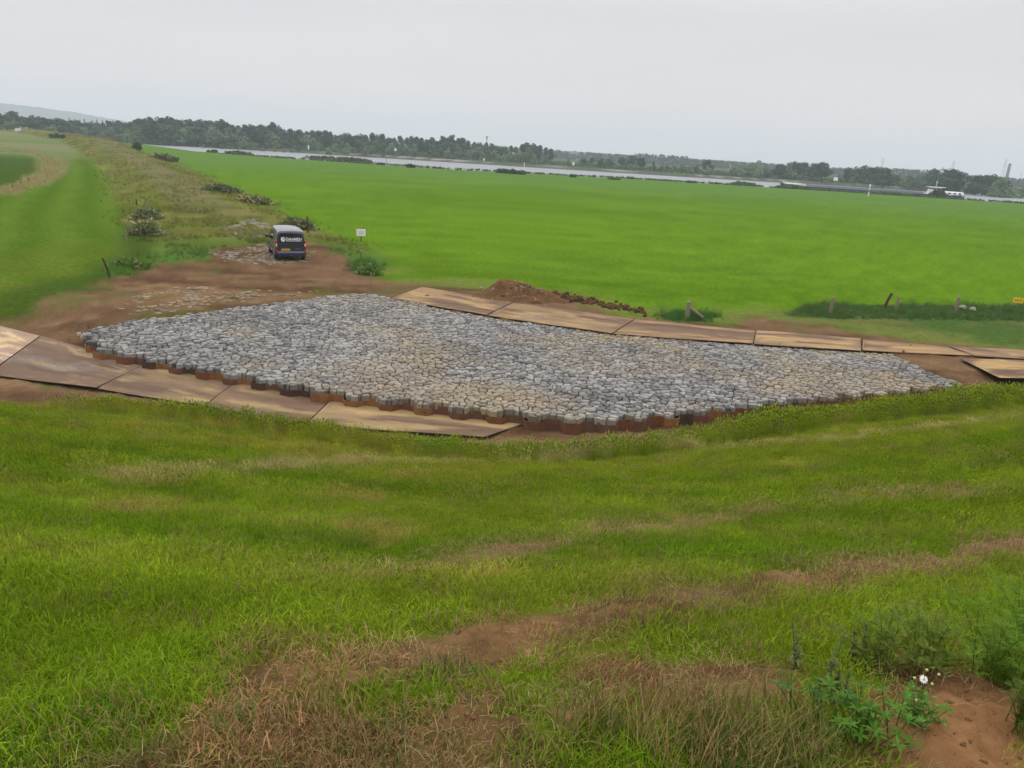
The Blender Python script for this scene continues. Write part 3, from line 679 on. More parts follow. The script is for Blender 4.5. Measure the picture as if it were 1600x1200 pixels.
near_c = proto_coll('grass_near_kinds', [blades_mesh('grass_tuft', 130,   .17, .02, .062, .0036, .9, 30+i, flat=.1) for i in range(5)])
mid_c = proto_coll('grass_mid_kinds', [blades_mesh('grass_patch', 190, .34, .03, .075, .008, .8, 40+i, flat=.05) for i in range(5)])
tall_c = proto_coll('tall_grass_kinds', [blades_mesh('tall_grass_tuft', 70, .16, .12, .42, .007, .45, 50+i, curl=.35, seedhead=.22) for i in range(5)])
long_c = proto_coll('long_blade_kinds', [blades_mesh('long_blade_tuft', 26, .07, .06, .15, .0045, 1.0, 60+i, curl=.5) for i in range(5)])
straw_c = proto_coll('straw_kinds', [blades_mesh('straw_litter', 30, .20, .03, .10, .0025, .5, 70+i, flat=.95) for i in range(4)])
# mown turf near the camera
def bare(x, y):
    return np.maximum(ss(.28, .12, line_d(x, y, L_DIRT))*ss(-1.6, -.3, x), .9*ss(.34, .12, line_d(x, y, L_TRK)))
x, y = polar_pts(9000, 1.5, 8.5, seed=1, pw=1.5); m_ = masks(x, y); c, mud = tinted(x, y, .2, 2, 1.15, .10); rg = np.random.default_rng(3)
inr = ss(-.05, .05, poly_sd(x, y, REDP))
k = (rg.random(len(x)) < (1-.96*inr)*np.where(mud > .3, .10+.7*ss(.46, .56, fbm(x, y, .38, 3, 4))*ss(1.4, .4, x), 1)*(1-.85*bare(x, y)))
scatter('mown_grass_near', np.stack([x, y, zground(x, y)], 1)[k], c[k], ((.7+.5*rg.random(len(x)))*(.65+.8*fbm(x, y, .45, 3, 5)))[k], near_c, 'mown green grass on the near part of the dike slope', 'grass', seed=4)
x, y = polar_pts(16000, 8, 34, seed=5, pw=1.4); m_ = masks(x, y); c, mud = tinted(x, y, .15, 6, 1.12, .08)
k = (m_['foot'] > .1) & (rg.random(len(x)) < (1-.9*mud)*(1-.5*bare(x, y)))
scatter('mown_grass_slope', np.stack([x, y, zground(x, y)], 1)[k], c[k], (.7+.5*rg.random(len(x)))[k], mid_c, 'mown grass on the lower dike slope', 'grass', seed=7)
# longer lush blades dotted through the turf
x, y = polar_pts(1900, 2.0, 12, seed=8, pw=1.5); m_ = masks(x, y); c, mud = tinted(x, y, .15, 9, 1.45, .08); k = (mud < .4) & (fbm(x, y, .9, 3, 3) > .47)
scatter('lush_tufts', np.stack([x, y, zground(x, y)], 1)[k], (c*np.array([1., 1.06, .95]))[k], (.4+.45*rg.random(len(x)))[k], long_c, 'longer lush green blades standing in the mown grass', 'grass', seed=10)
# tall grass along the foot of the dike
sx = rg.random(9000); fp = np.array(FOOT); X = -12.5+sx*48; off = rg.random(9000)**1.3*1.9; Y = np.interp(X, fp[:, 0], fp[:, 1])-.15-off
k = (rg.random(9000) < ss(-12.5, -10.5, X)) & (rg.random(9000) < .35+.65*ss(2.0, .6, off))
X, Y = X[k], Y[k]; c, _ = tinted(X, Y, .15, 12, 1.3, .15); c = c*np.array([.95, 1.02, .9])
scatter('tall_foot_grass', np.stack([X, Y, zground(X, Y)], 1), c, (.75+.7*rg.random(len(X)))*(.45+.9*fbm(X, Y, 2.5, 3, 5))*(.75+.35*ss(-8, -3, X)), tall_c, 'uncut tall grass along the foot of the dike below the stones', 'grass', seed=13)
# straw litter on the bare strips and soil
x, y = polar_pts(7000, 1.6, 9, seed=14, pw=1.2); m_ = masks(x, y); mud = soilmask(x, y, m_); k = (rg.random(len(x)) < (1-.85*ss(-.05, .05, poly_sd(x, y, REDP)))*np.maximum(.5*mud, .7*bare(x, y))*ss(.38, .6, fbm(x, y, .8, 3, 7)))
cc = np.array(A(186, 168, 118))*1.35*(.5+.6*rg.random(len(x)))[:, None]
scatter('straw_litter', np.stack([x, y, zground(x, y)+.008], 1)[k], cc[k], (.5+.7*rg.random(len(x)))[k], straw_c, 'dry straw litter on the bare soil strips', 'straw', seed=15)
# sparse olive grass on the near bare soil
x, y = polar_pts(2600, 1.4, 5.2, seed=16, pw=1.2); m_ = masks(x, y); mud = soilmask(x, y, m_); k = (mud > .4) & (poly_sd(x, y, REDP) < .02) & (fbm(x, y, .45, 3, 1) > .53) & (rg.random(len(x)) < .7)
cc = np.where((rg.random(len(x)) < .45)[:, None], np.array(A(150, 132, 78)), np.array(A(98, 108, 52)))*1.6*(.6+.5*rg.random(len(x)))[:, None]
scatter('soil_grass', np.stack([x, y, zground(x, y)], 1)[k], cc[k], (.4+.7*rg.random(len(x)))[k], long_c, 'olive and straw coloured grass growing out of the reddish soil', 'grass', seed=17)
# clods lying on the near soil
clod_m = []
for i in range(4):
    rg_ = np.random.default_rng(90+i); V = []; F = []
    for j in range(5):
        for k_ in range(7):
            ph = j/4*math.pi; a_ = k_/7*6.283; rr_ = .02*(1+.5*rg_.uniform(-1, 1)); V.append((rr_*math.sin(ph)*math.cos(a_), rr_*math.sin(ph)*math.sin(a_)*.8, rr_*.65*math.cos(ph)))
    for j in range(4):
        for k_ in range(7): F.append((j*7+k_, (j+1)*7+k_, (j+1)*7+(k_+1) % 7, j*7+(k_+1) % 7))
    clod_m.append(np_mesh('clod', V, F, False, mats=[mClod]))
x, y = polar_pts(9000, 1.4, 9, seed=33, pw=1.0); m_ = masks(x, y); mud = soilmask(x, y, m_); k = (mud > .5) & (fbm(x, y, .5, 3, 6) > .42)
cc = A(150, 112, 76)*(.7+.6*rg.random(len(x)))[:, None]
scatter('near_clods', np.stack([x, y, zground(x, y)+.002], 1)[k], cc[k], (.12+.75*rg.random(len(x))**3)[k], proto_coll('clod_kinds', clod_m), 'loose crumbs and clods of reddish soil in the foreground', 'soil clods', seed=34)
# rough growth on the embankment, the field verges and along the river
def rough(name, x, y, tone, sc, label, seed, coll=None, mul=1.0):
    c = 2.2*np.array(tone)[None, :]*(.65+.6*np.random.default_rng(seed).random(len(x)))[:, None] if tone is not None else tinted(x, y, .2, seed, mul, .15)[0]
    scatter(name, np.stack([x, y, zground(x, y)], 1), c, sc, coll or tall_c, label, 'grass', seed=seed)
n = 13000; u = rg.random(n)**1.4; rl = np.array(RIDGE); seg = u*(len(rl)-2.01); i0 = seg.astype(int); f = seg-i0
X = rl[i0, 0]*(1-f)+rl[i0+1, 0]*f+rg.normal(0, 1, n)*(3.6+.02*seg*40); Y = rl[i0, 1]*(1-f)+rl[i0+1, 1]*f+rg.normal(0, 1, n)*3
m_ = masks(X, Y); mud = soilmask(X, Y, m_); k = (mud < .3) & (m_['ridge'] < 7.5+.014*Y) & (fbm(X, Y, 4, 3, 3) > .47) & ((np.hypot(X+14, Y-47) > 4)); X, Y = X[k], Y[k]
rough('embankment_growth', X, Y, None, (.25+.45*rg.random(len(X)))*(1+.004*Y), 'rough olive grass and weeds covering the embankment', 21, mul=.95)
# dark verge on the right behind the plates
n = 3200; px = 1225+rg.random(n)*420; lo = np.interp(px, [1225, 1240, 1300, 1600, 1650], [493, 496, 500, 505, 506]); hi = np.interp(px, [1225, 1260, 1600, 1650], [488, 479, 478, 478]); py = hi+(lo-hi)*rg.random(n)
ed_ = np.minimum(1, np.minimum((lo-py)/4, (px-1222)/30)).clip(.2, 1)
q = np.array([P(a, b)[:2] for a, b in zip(px, py)]); rough('verge_growth', q[:, 0], q[:, 1], A(84, 112, 58), ed_*(.3+1.1*fbm(q[:, 0], q[:, 1], 1.1, 3, 2)**2*rg.uniform(.5, 1.6, n)), 'dark green tall grass in the verge around the fence posts on the right', 23)
n = 380; px = 1078+rg.normal(0, 20, n); py = 496+rg.normal(0, 3.2, n); q = np.array([P(a, b)[:2] for a, b in zip(px, py)]); rough('post_growth', q[:, 0], q[:, 1], A(78, 116, 54), .4+.6*rg.random(n), 'dark tuft of tall grass around the braced post', 24)
n = 220; px = 562+rg.normal(8, 11, n); py = 417+rg.normal(0, 3, n); q = np.array([P(a, b)[:2] for a, b in zip(px, py)]); rough('sign_growth', q[:, 0], q[:, 1], A(84, 120, 52), .5+.7*rg.random(n), 'leafy weeds around the foot of the white sign', 25)
n = 200; px = 462+rg.normal(0, 14, n); py = 355+rg.normal(0, 3, n); q = np.array([march(a, b)[:2] for a, b in zip(px, py)]); rough('hedge_growth', q[:, 0], q[:, 1], A(98, 108, 72), .6+.8*rg.random(n), 'grey green weeds behind the van by the fence post', 26)
n = 300; px = 200+rg.normal(0, 20, n); py = 424+rg.normal(0, 5, n)-(px-165)*.12; q = np.array([march(a, b)[:2] for a, b in zip(px, py)]); rough('corner_growth', q[:, 0], q[:, 1], A(98, 132, 52), .35+.6*rg.random(n), 'green tufts at the corner of the meadow by the leaning post', 27)
# tan fringe of the left strip
n = 2600; tl = np.array(TANS); seg = rg.random(n)*(len(tl)-1.01); i0 = seg.astype(int); f = seg-i0; X = tl[i0, 0]*(1-f)+tl[i0+1, 0]*f+rg.normal(0, .5, n); Y = tl[i0, 1]*(1-f)+tl[i0+1, 1]*f+rg.normal(0, .5, n)
rough('tan_strip_growth', X, Y, A(158, 150, 100), .6+.7*rg.random(n), 'strip of tall tan grass curving between the two left meadows', 28)

# ------------------------------------------------------------------ trees
def leaf_mesh(name, blobs, nleaf, size, seed, base=(.05, .08, .03), squash=1.0, mat_=None):
    rg = np.random.default_rng(seed); bl = np.array(blobs, float); vol = (bl[:, 3]*bl[:, 4])**1.0; pk = rg.choice(len(bl), nleaf, p=vol/vol.sum())
    d = rg.normal(0, 1, (nleaf, 3)); d /= np.linalg.norm(d, axis=1)[:, None]; rad = .45+.6*rg.random(nleaf)**.6; 
    c = bl[pk, :3]+d*rad[:, None]*np.stack([bl[pk, 3], bl[pk, 3], bl[pk, 4]], 1)
    nrm = d*.8+rg.normal(0, .5, (nleaf, 3)); nrm /= np.linalg.norm(nrm, axis=1)[:, None]
    u = np.cross(nrm, rg.normal(0, 1, (nleaf, 3))); u /= np.linalg.norm(u, axis=1)[:, None]; v = np.cross(nrm, u)
    s = size*(.5+.9*rg.random(nleaf))[:, None]; V = np.stack([c-u*s, c-v*s*.55+u*s*.1, c+u*s, c+v*s*.6], 1).reshape(-1, 3); F = np.arange(nleaf*4).reshape(-1, 4)
    bt = .8+.4*rg.random(len(bl)); col = np.array(base)[None, :]*(bt[pk]*(.75+.5*rg.random(nleaf)))[:, None]; col[:, 0] *= .9+.3*rg.random(nleaf)
    return np_mesh(name, V, F, False, np.repeat(col, 4, 0), mats=[mat_ or mLeafFar])
# the leaf material varies a little from one plant to the next
t = mLeafFar.node_tree; an = [n_ for n_ in t.nodes if n_.type == 'ATTRIBUTE'][0]; oi = N(t, 'ShaderNodeObjectInfo'); rr = N(t, 'ShaderNodeMapRange'); rr.inputs[3].default_value = .9; rr.inputs[4].default_value = 1.9; t.links.new(oi.outputs['Random'], rr.inputs[0])
vm = N(t, 'ShaderNodeVectorMath', operation='SCALE'); t.links.new(an.outputs['Color'], vm.inputs[0]); t.links.new(rr.outputs[0], vm.inputs['Scale'])
for n_ in t.nodes:
    if n_.type in ('BSDF_PRINCIPLED', 'BSDF_TRANSLUCENT'): t.links.new(vm.outputs[0], n_.inputs[0])
def trunk_mesh(h, r, seed, limbs=4):
    rd = random.Random(seed); mb = MB(); top = (rd.uniform(-.3, .3), rd.uniform(-.3, .3), h*.8); mb.tube([(0, 0, -.4), (0, 0, h*.2), (top[0]*.5, top[1]*.5, h*.5), top], [r*1.3, r, r*.6, r*.15], 6)
    for k in range(limbs):
        a = rd.uniform(0, 6.28); z = h*rd.uniform(.25, .5); L = h*rd.uniform(.15, .25); mb.tube([(0, 0, z), (math.cos(a)*L*.6, math.sin(a)*L*.6, z+L*.5), (math.cos(a)*L, math.sin(a)*L, z+L*1.1)], [r*.5, r*.3, r*.08], 5)
    return np_mesh('trunk', mb.v, mb.f, True, mats=[mBark])
def make_kind(kind, seed):
    rd = random.Random(seed); B = []
    if kind == 'round':
        for k in range(13):
            a = rd.uniform(0, 6.28); q = rd.uniform(0, 3.1); z = rd.uniform(3.2, 7.6); q *= 1-abs(z-5)/6; B.append((math.cos(a)*q, math.sin(a)*q, z, rd.uniform(1.2, 2.1), rd.uniform(1., 1.9)))
        B.append((0, 0, 8.2, 1.4, 1.5)); return B, 1500, .42, (.033, .066, .034)
    if kind == 'tall':
        for k in range(12):
            a = rd.uniform(0, 6.28); z = 2.2+k*.58; q = rd.uniform(0, 1.4)*(1-max(0, z-6)/5); B.append((math.cos(a)*q, math.sin(a)*q, z, rd.uniform(.9, 1.5), rd.uniform(.8, 1.3)))
        B.append((rd.uniform(-.4, .4), 0, 9.1, .8, .9)); return B, 1100, .38, (.030, .062, .034)
    if kind == 'willow':
        for k in range(12):
            a = rd.uniform(0, 6.28); q = rd.uniform(.2, 3.2); z = rd.uniform(1.2, 7.5)*(1-q/9); B.append((math.cos(a)*q, math.sin(a)*q, z, rd.uniform(1.3, 2.1), rd.uniform(1.2, 2.2)))
        B.append((0, 0, 8, 1.3, 2)); return B, 1200, .42, (.085, .135, .062)
    for k in range(14):
        z = 1.2+k*.62; B.append((rd.uniform(-.3, .3), rd.uniform(-.3, .3), z, .9-.04*k, .8))
    return B, 700, .32, (.030, .056, .036)
KINDS = {}
for kd in ('round', 'tall', 'willow', 'poplar'):
    for v in range(4):
        B, nl, sz, bc = make_kind(kd, hash_ := (len(kd)*13+v*7))
        KINDS.setdefault(kd, []).append((leaf_mesh('crown', B, nl, sz, v*5+len(kd), bc), trunk_mesh(8.5, .22, v)))
rt = random.Random(77)
def tree(name, px, dist, ytop, kind, wf, label, group, cat='tree', height=None, zb=None):
    yh = 187+.0606*px; d = PD(px, yh, dist); gz = TERR(d[0], d[1]) if zb is None else zb
    if height is None: height = H+(yh-ytop)*(dist*.92)/FPX-gz
    height = max(height, 1.2)
    rz = rt.uniform(0, 6.28); r_ = empty(name, (d[0], d[1], gz), rz, label=label, cat=cat, group=group); sc = height/10
    cr_, tr_ = rt.choice(KINDS[kind]); r_.scale = (sc*wf, sc*wf, sc); link('crown', cr_, None, r_); link('trunk', tr_, None, r_); return r_
topx = [-80, 0, 20, 40, 60, 80, 100, 140, 170, 200, 215, 230, 250, 270, 300, 330, 345, 365, 400, 425, 445, 460, 480, 520, 560, 600, 640, 680, 700, 725, 750, 775, 800, 812, 825, 838, 850, 870]
topy = [176, 180, 179, 183, 183, 186, 189, 192, 192, 190, 187, 189, 185, 189, 190, 191, 192, 195, 199, 196, 203, 206, 205, 209, 210, 213, 217, 219, 214, 218, 222, 228, 232, 226, 223, 226, 233, 238]
GA = 'trees of the long wood on the far shore'
CN = {'a': 0, 'b': 0, 'c': 0, 'd': 0, 'e': 0}
def nth(k): CN[k] += 1; return ordn(CN[k])
x = -70.
while x < 868:
    y = np.interp(x, topx, topy)+rt.uniform(-4.5, 1.5); dist = 495+rt.uniform(-25, 45)
    left_ = x < 165
    if left_: dist = rt.uniform(520, 600)
    tree('tree', x, dist, y, rt.choice(['tall', 'tall', 'round']), rt.uniform(1.15, 1.7)*(1.15 if left_ else 1), ('dark tree in the wood above the meadow skyline, '+nth('a')+' crown from the left edge') if left_ else ('tall dark tree in the long far shore wood, '+nth('b')+' crown from its left'), 'trees of the far left wood' if left_ else GA)
    x += rt.uniform(6.5, 10.5)
# second rank inside the wood keeps it closed
x = -60.
while x < 860:
    y = np.interp(x, topx, topy)+rt.uniform(5, 11); tree('tree', x, 474+rt.uniform(-8, 8) if x > 165 else 505, y, rt.choice(['willow', 'willow', 'round']), rt.uniform(1.4, 1.9), ('lower tree fronting the long far shore wood, '+nth('c')+' from its left') if x > 165 else ('lower rounded tree at the foot of the far left wood, '+nth('d')+' from the left'), 'lower trees fronting the far wood' if x > 165 else 'lower trees of the far left wood'); x += rt.uniform(10, 15)
groups = [((905, 962), 246, 'round', 'broad round tree right of the first gap on the far shore', 4), ((968, 1008), 244, 'round', 'dark round tree of the tall clump beside a slim pointed tree', 3), ((1018, 1028), 251, 'tall', 'slim pointed tree between two round clumps on the far shore', 1), ((1040, 1072), 254, 'willow', 'grey green willow in the low clump left of a lone dark tree', 3), ((1098, 1116), 249, 'round', 'lone upright dark tree above the sandy bank', 1), ((1140, 1205), 256, 'willow', 'loose tree in the thin belt left of the barge bow', 5), ((1212, 1276), 253, 'round', 'big round tree in the clump above the barge bow', 5), ((1286, 1290), 253, 'round', 'single tall rounded tree behind the white river board', 1), ((1322, 1388), 259, 'round', 'round tree in the wide clump over the middle of the barge', 6), ((1392, 1440), 272, 'willow', 'lower tree between the clumps over the rear half of the barge', 4), ((1455, 1497), 264, 'round', 'tall tree in the clump above the white wheelhouse', 4), ((1500, 1575), 273, 'round', 'tree of the sloping clump left of the chimney', 7), ((1580, 1660), 287, 'willow', 'low tree right of the chimney at the edge of the picture', 5)]
for (a, b), yt, kd, lb, n in groups:
    for k in range(n):
        px = a+(b-a)*(k+.5)/n if n > 1 else (a+b)/2; tree('tree', px+rt.uniform(-2, 2), 462+rt.uniform(-8, 30), yt-2+rt.uniform(0, 3.0)+(abs(k-(n-1)/2)*1.2), kd if rt.random() < .8 else 'willow', rt.uniform(1.35, 1.8) if kd != 'tall' else 1, (lb if n == 1 else (['leftmost', 'second from left', 'third from left', 'fourth from left', 'fifth from left', 'sixth from left', 'rightmost'][k if k < n-1 else 6])+' '+lb), 'trees: '+lb.split(' of ')[0] if n > 1 else None)
def undergrowth():
    B = []; rg_ = np.random.default_rng(18); fs = np.array(FS)
    for k in range(2600):
        x = rg_.uniform(-330, 330); fr = rg_.random(); wood = x < 8; y = np.interp(x, fs[:, 0], fs[:, 1])+9+fr*(55 if wood else 40); z = .2+fr*.8; hh = rg_.uniform(.6, 2.6 if wood else 1.3)*(.5+fr) ; B.append((x, y, z+hh*.4, rg_.uniform(1.2, 3), hh*.7))
    tag(link('undergrowth', leaf_mesh('undergrowth', B, 60000, .62, 3, (.045, .065, .034))), 'green undergrowth and low scrub between the sand and the trees of the far shore', 'undergrowth', kind='stuff')
undergrowth()
x = 175.
while x < 1640:
    if not (845 < x < 905 and rt.random() < .6):
        fsy = 415 if x < 500 else 412
        tree('willow', x, fsy+32+rt.uniform(0, 18)+(25 if x < 300 else 0)+(x > 1200)*30, 0, 'willow', rt.uniform(1.0, 1.6), 'low pale green willow on the sandy far shore, '+nth('e')+' from the left', 'willow bushes along the far shore', 'willow', height=rt.uniform(2.6, 6.0)*(1 if x < 900 else .9))
    x += rt.uniform(10, 20)
for px in (110, 118, 126, 134, 143, 152, 160, 168, 177, 185):
    tree('poplar', px+rt.uniform(-2, 2), 1050, 185.5+(px-110)*.055+rt.uniform(-1, 1.5), 'poplar', 1.2, 'tall thin poplar before the blue hill, '+ordn((110, 118, 126, 134, 143, 152, 160, 168, 177, 185).index(px)+1)+' of the hazy row from the left', 'row of hazy poplars before the hill')
# the far wood that reads as one mass
def far_wood(name, pts, dist, label, seed, dens=.02, hue=(.036, .058, .030)):
    rg_ = np.random.default_rng(seed); B = []
    px = pts[0][0]
    while px < pts[-1][0]:
        y = np.interp(px, [p[0] for p in pts], [p[1] for p in pts]); yh = 187+.0606*px; dd = dist*(1+rg_.uniform(-.03, .06)); d = PD(px, yh, dd)
        ht = H+(yh-y)*dd*.92/FPX+rg_.uniform(-1.2, 1.); 
        for z in np.arange(2, ht-1, 2.6): B.append((d[0]+rg_.uniform(-3, 3), d[1]+rg_.uniform(-3, 3), 1.0+z, rg_.uniform(2.5, 4.5), 2.0))
        px += 5.5*700/dist
    me = leaf_mesh(name, B, int(len(B)*34), 1.3*dist/1000, seed, hue); tag(link(name, me), label, 'wood', kind='stuff')
far_wood('far_wood', [(840, 234), (870, 237), (900, 241), (925, 239), (950, 243), (1005, 241), (1020, 245), (1060, 246), (1100, 250), (1150, 253), (1200, 256), (1300, 263), (1400, 266), (1480, 271), (1560, 279), (1660, 285)], 950, 'distant blue green wood closing the horizon behind the shore trees', 5)
far_wood('farther_wood', [(-60, 196), (60, 196), (220, 199), (500, 214), (700, 224), (900, 238), (1100, 251), (1300, 264), (1500, 278), (1700, 289)], 1900, 'hazy farthest line of wood along the horizon', 6)
# hill
def hill():
    V = []; F = []; n = 160; rg_ = np.random.default_rng(4)
    prof = lambda px: np.interp(px, [-900, -500, -200, 0, 60, 120, 180, 225, 330], [40, 62, 34, 19.5, 17.5, 14.0, 8.5, 4.6, 0])
    for i in range(n+1):
        px = -900+1240*i/n; a = math.atan2(*(PD(px, 187+.0606*px, 1)[:2])); hh = 3600*prof(px)/FPX+7+rg_.uniform(0, 2.5)
        for (r_, z) in ((3100, -1), (3350, hh*.55), (3600, hh), (4200, hh*.8), (4900, -1)): V.append((math.sin(a)*r_, math.cos(a)*r_, z))
    for i in range(n):
        for k in range(4): F.append((i*5+k, (i+1)*5+k, (i+1)*5+k+1, i*5+k+1))
    m_ = mat('hill_forest', (.04, .065, .035), rough=.95, noise=.4, nscale=.02, spec=.1)
    tag(link('hill', np_mesh('hill', V, F, True, mats=[m_])), 'long blue wooded hill at the far left horizon', 'hill', kind='structure')
hill()
# ------------------------------------------------------------------ bushes
def bush(px, py, wpx, hpx, label, z=0, tone=(.045, .075, .028), n=700, name='bush', at=None, cat='bush', group=None, leaf=.10, hf=1.0):
    p = np.array(at) if at is not None else (P(px, py, z) if z is not None else march(px, py)); D = float(np.dot(p-np.array([0, 0, H]), aF)); W = wpx*D/FPX; hh = hpx*D/FPX*hf; rd = random.Random(int(px*3+py)); B = []
    nb = max(5, int(W/hh*5)); 
    for k in range(min(nb, 26)):
        u = rd.uniform(-1, 1); B.append((u*W*.42, rd.uniform(-.3, .3)*min(W, hh*2.5)*.5, hh*rd.uniform(.2, .62)*(1-.5*u*u), max(W*.1, hh*rd.uniform(.3, .45)), hh*rd.uniform(.28, .4)))
    r_ = empty(name, tuple(p), 0, label=label, cat=cat, group=group)
    link('foliage', leaf_mesh('foliage', B, n, max(leaf, D*.0016), rd.randint(0, 999), tone), None, r_)
    mb = MB()
    for k in range(5): mb.tube([(rd.uniform(-.2, .2)*W, 0, -.15), (rd.uniform(-.35, .35)*W, rd.uniform(-.2, .2), hh*.5)], [.03+hh*.012, .01], 5)
    mb.build('stem', mBark, r_); return r_
bush(530, 252, 105, 9, 'long low mass of scrub on the near river bank, widest of them', tone=(.075, .085, .045), n=1800)
bush(372, 241, 46, 5.5, 'low scrub by the water left of the widest bank scrub', n=700)
bush(332, 239, 16, 6, 'small dark bush standing alone against the river at left')
bush(640, 262, 15, 6, 'small dark mound of scrub right of the widest bank scrub')
bush(797, 271.5, 50, 9, 'dark rounded bank bush below the tallest pale tree', n=1100)
bush(595, 258, 12, 3.5, 'tiny low bush at the right tip of the widest bank scrub')
bush(895, 277, 10, 5, 'tiny dark bush on the bank left of the middle')
bush(1160, 290, 42, 7, 'flat green bush on the bank left of the barge', n=900)
bush(1236, 295, 52, 6.5, 'flat green scrub in front of the barge bow', n=1000)
bush(1395, 305, 75, 6, 'thin long scrub hiding the middle of the barge hull', tone=(.06, .09, .035), n=1000)
bush(1464, 309, 30, 14, 'dark round bush hiding the barge just left of its wheelhouse', tone=(.035, .065, .022), n=1100)
bush(1080, 286, 16, 3.5, 'tiny bank bush beside the flat green one'); bush(960, 281, 20, 2.5, 'faint low scrub on the bank at mid picture')
def weedclump(px, py, wpx, hpx, label, z=None, tone=A(112, 124, 84), n=None):
    p = P(px, py, z) if z is not None else march(px, py); D = float(np.dot(p-np.array([0, 0, H]), aF)); W = wpx*D/FPX; hh = hpx*D/FPX; rg_ = np.random.default_rng(int(px*5+py)); n = n or int(260+14*wpx); V = []; F = []; c = []
    for k in range(n):
        u = rg_.normal(0, .24); x, y = u*W, rg_.normal(0, .2)*max(W*.5, 1.0); h = hh*math.exp(-u*u*5)*rg_.uniform(.45, 1.1); lx, ly = rg_.normal(0, .28, 2)*h; w_ = D*.0009*rg_.uniform(.6, 1.8); a_ = rg_.uniform(0, 3.14); ca, sa = math.cos(a_)*w_, math.sin(a_)*w_; b0 = len(V); q = np.array(tone)*1.15*rg_.uniform(.5, 1.3)
        if rg_.random() < .15: q = np.array(A(168, 156, 112))*1.3
        V += [(x-ca*.6, y-sa*.6, -.1), (x+ca*.6, y+sa*.6, -.1), (x+lx*.4+ca, y+ly*.4+sa, h*.6), (x+lx*.4-ca, y+ly*.4-sa, h*.6), (x+lx, y+ly, h)]; F += [(b0, b0+1, b0+2, b0+3), (b0+3, b0+2, b0+4)]; c += [q]*5
        for j in range(2):
            t_ = rg_.uniform(.3, 1); a2 = rg_.uniform(0, 6.28); d = np.array([math.cos(a2), math.sin(a2), rg_.uniform(-.2, .7)])*w_*4; q0 = np.array([x+lx*t_*.8, y+ly*t_*.8, h*t_]); b0 = len(V); V += [q0, q0+d+np.array([0, 0, w_]), q0+d*1.3, q0+d-np.array([0, 0, w_])]; F.append((b0, b0+1, b0+2, b0+3)); c += [q*1.1]*4
    r_ = empty('weed_clump', tuple(p), 0, label=label, cat='weed clump'); link('foliage', np_mesh('foliage', V, F, False, np.array(c), mats=[mLeafFar]), None, r_); return r_
def bank_fringe():
    B = []; rg_ = np.random.default_rng(8); nb = np.array(NB)
    for k in range(900):
        x = rg_.uniform(-120, 230); y = np.interp(x, nb[:, 0], nb[:, 1])-2.5+rg_.uniform(-1, 1); B.append((x, y, .1+.35*fbm(np.array([x]), np.array([0.]), 9, 3)[0], rg_.uniform(.4, 1.0), rg_.uniform(.15, .5)))
    tag(link('bank_fringe', leaf_mesh('bank_fringe', B, 14000, .28, 3, (.055, .075, .035))), 'ragged dark fringe of weeds along the near river bank', 'weeds', kind='stuff')
bank_fringe()
r_ = tree('bank_tree', 213, 250, 221, 'round', 1.15, 'small lone tree at the water edge beside the embankment', None, zb=0, height=3.6)
bush(90, 214.5, 24, 6, 'small dark bush on the far left meadow skyline', at=PD(90, 214.5, 300), n=500)
BT = [(228, 368, 46, 22, 'large grey green nettle clump, nearer of the two beside the meadow'), (232, 343, 34, 17, 'tall grey green nettle clump behind the larger one'), (255, 251, 26, 6, 'leafy shrub against the green field at the top of the embankment'), (345, 300, 45, 8, 'green weeds lining the field side of the embankment'), (395, 318, 46, 9, 'dark weeds at the field side of the embankment above the van'), (463, 357, 38, 14, 'grey brown weeds right behind the van beside the post')]
for q in BT: weedclump(*q, tone=A(112, 124, 84) if 'tawny' not in q[4] and 'pale' not in q[4] else A(150, 140, 92))
weedclump(575, 428, 30, 13, 'leafy green weeds at the foot of the white sign', z=0, tone=A(100, 136, 62))
weedclump(200, 420, 44, 13, 'bright green clump beside the leaning meadow post', tone=A(104, 140, 60))
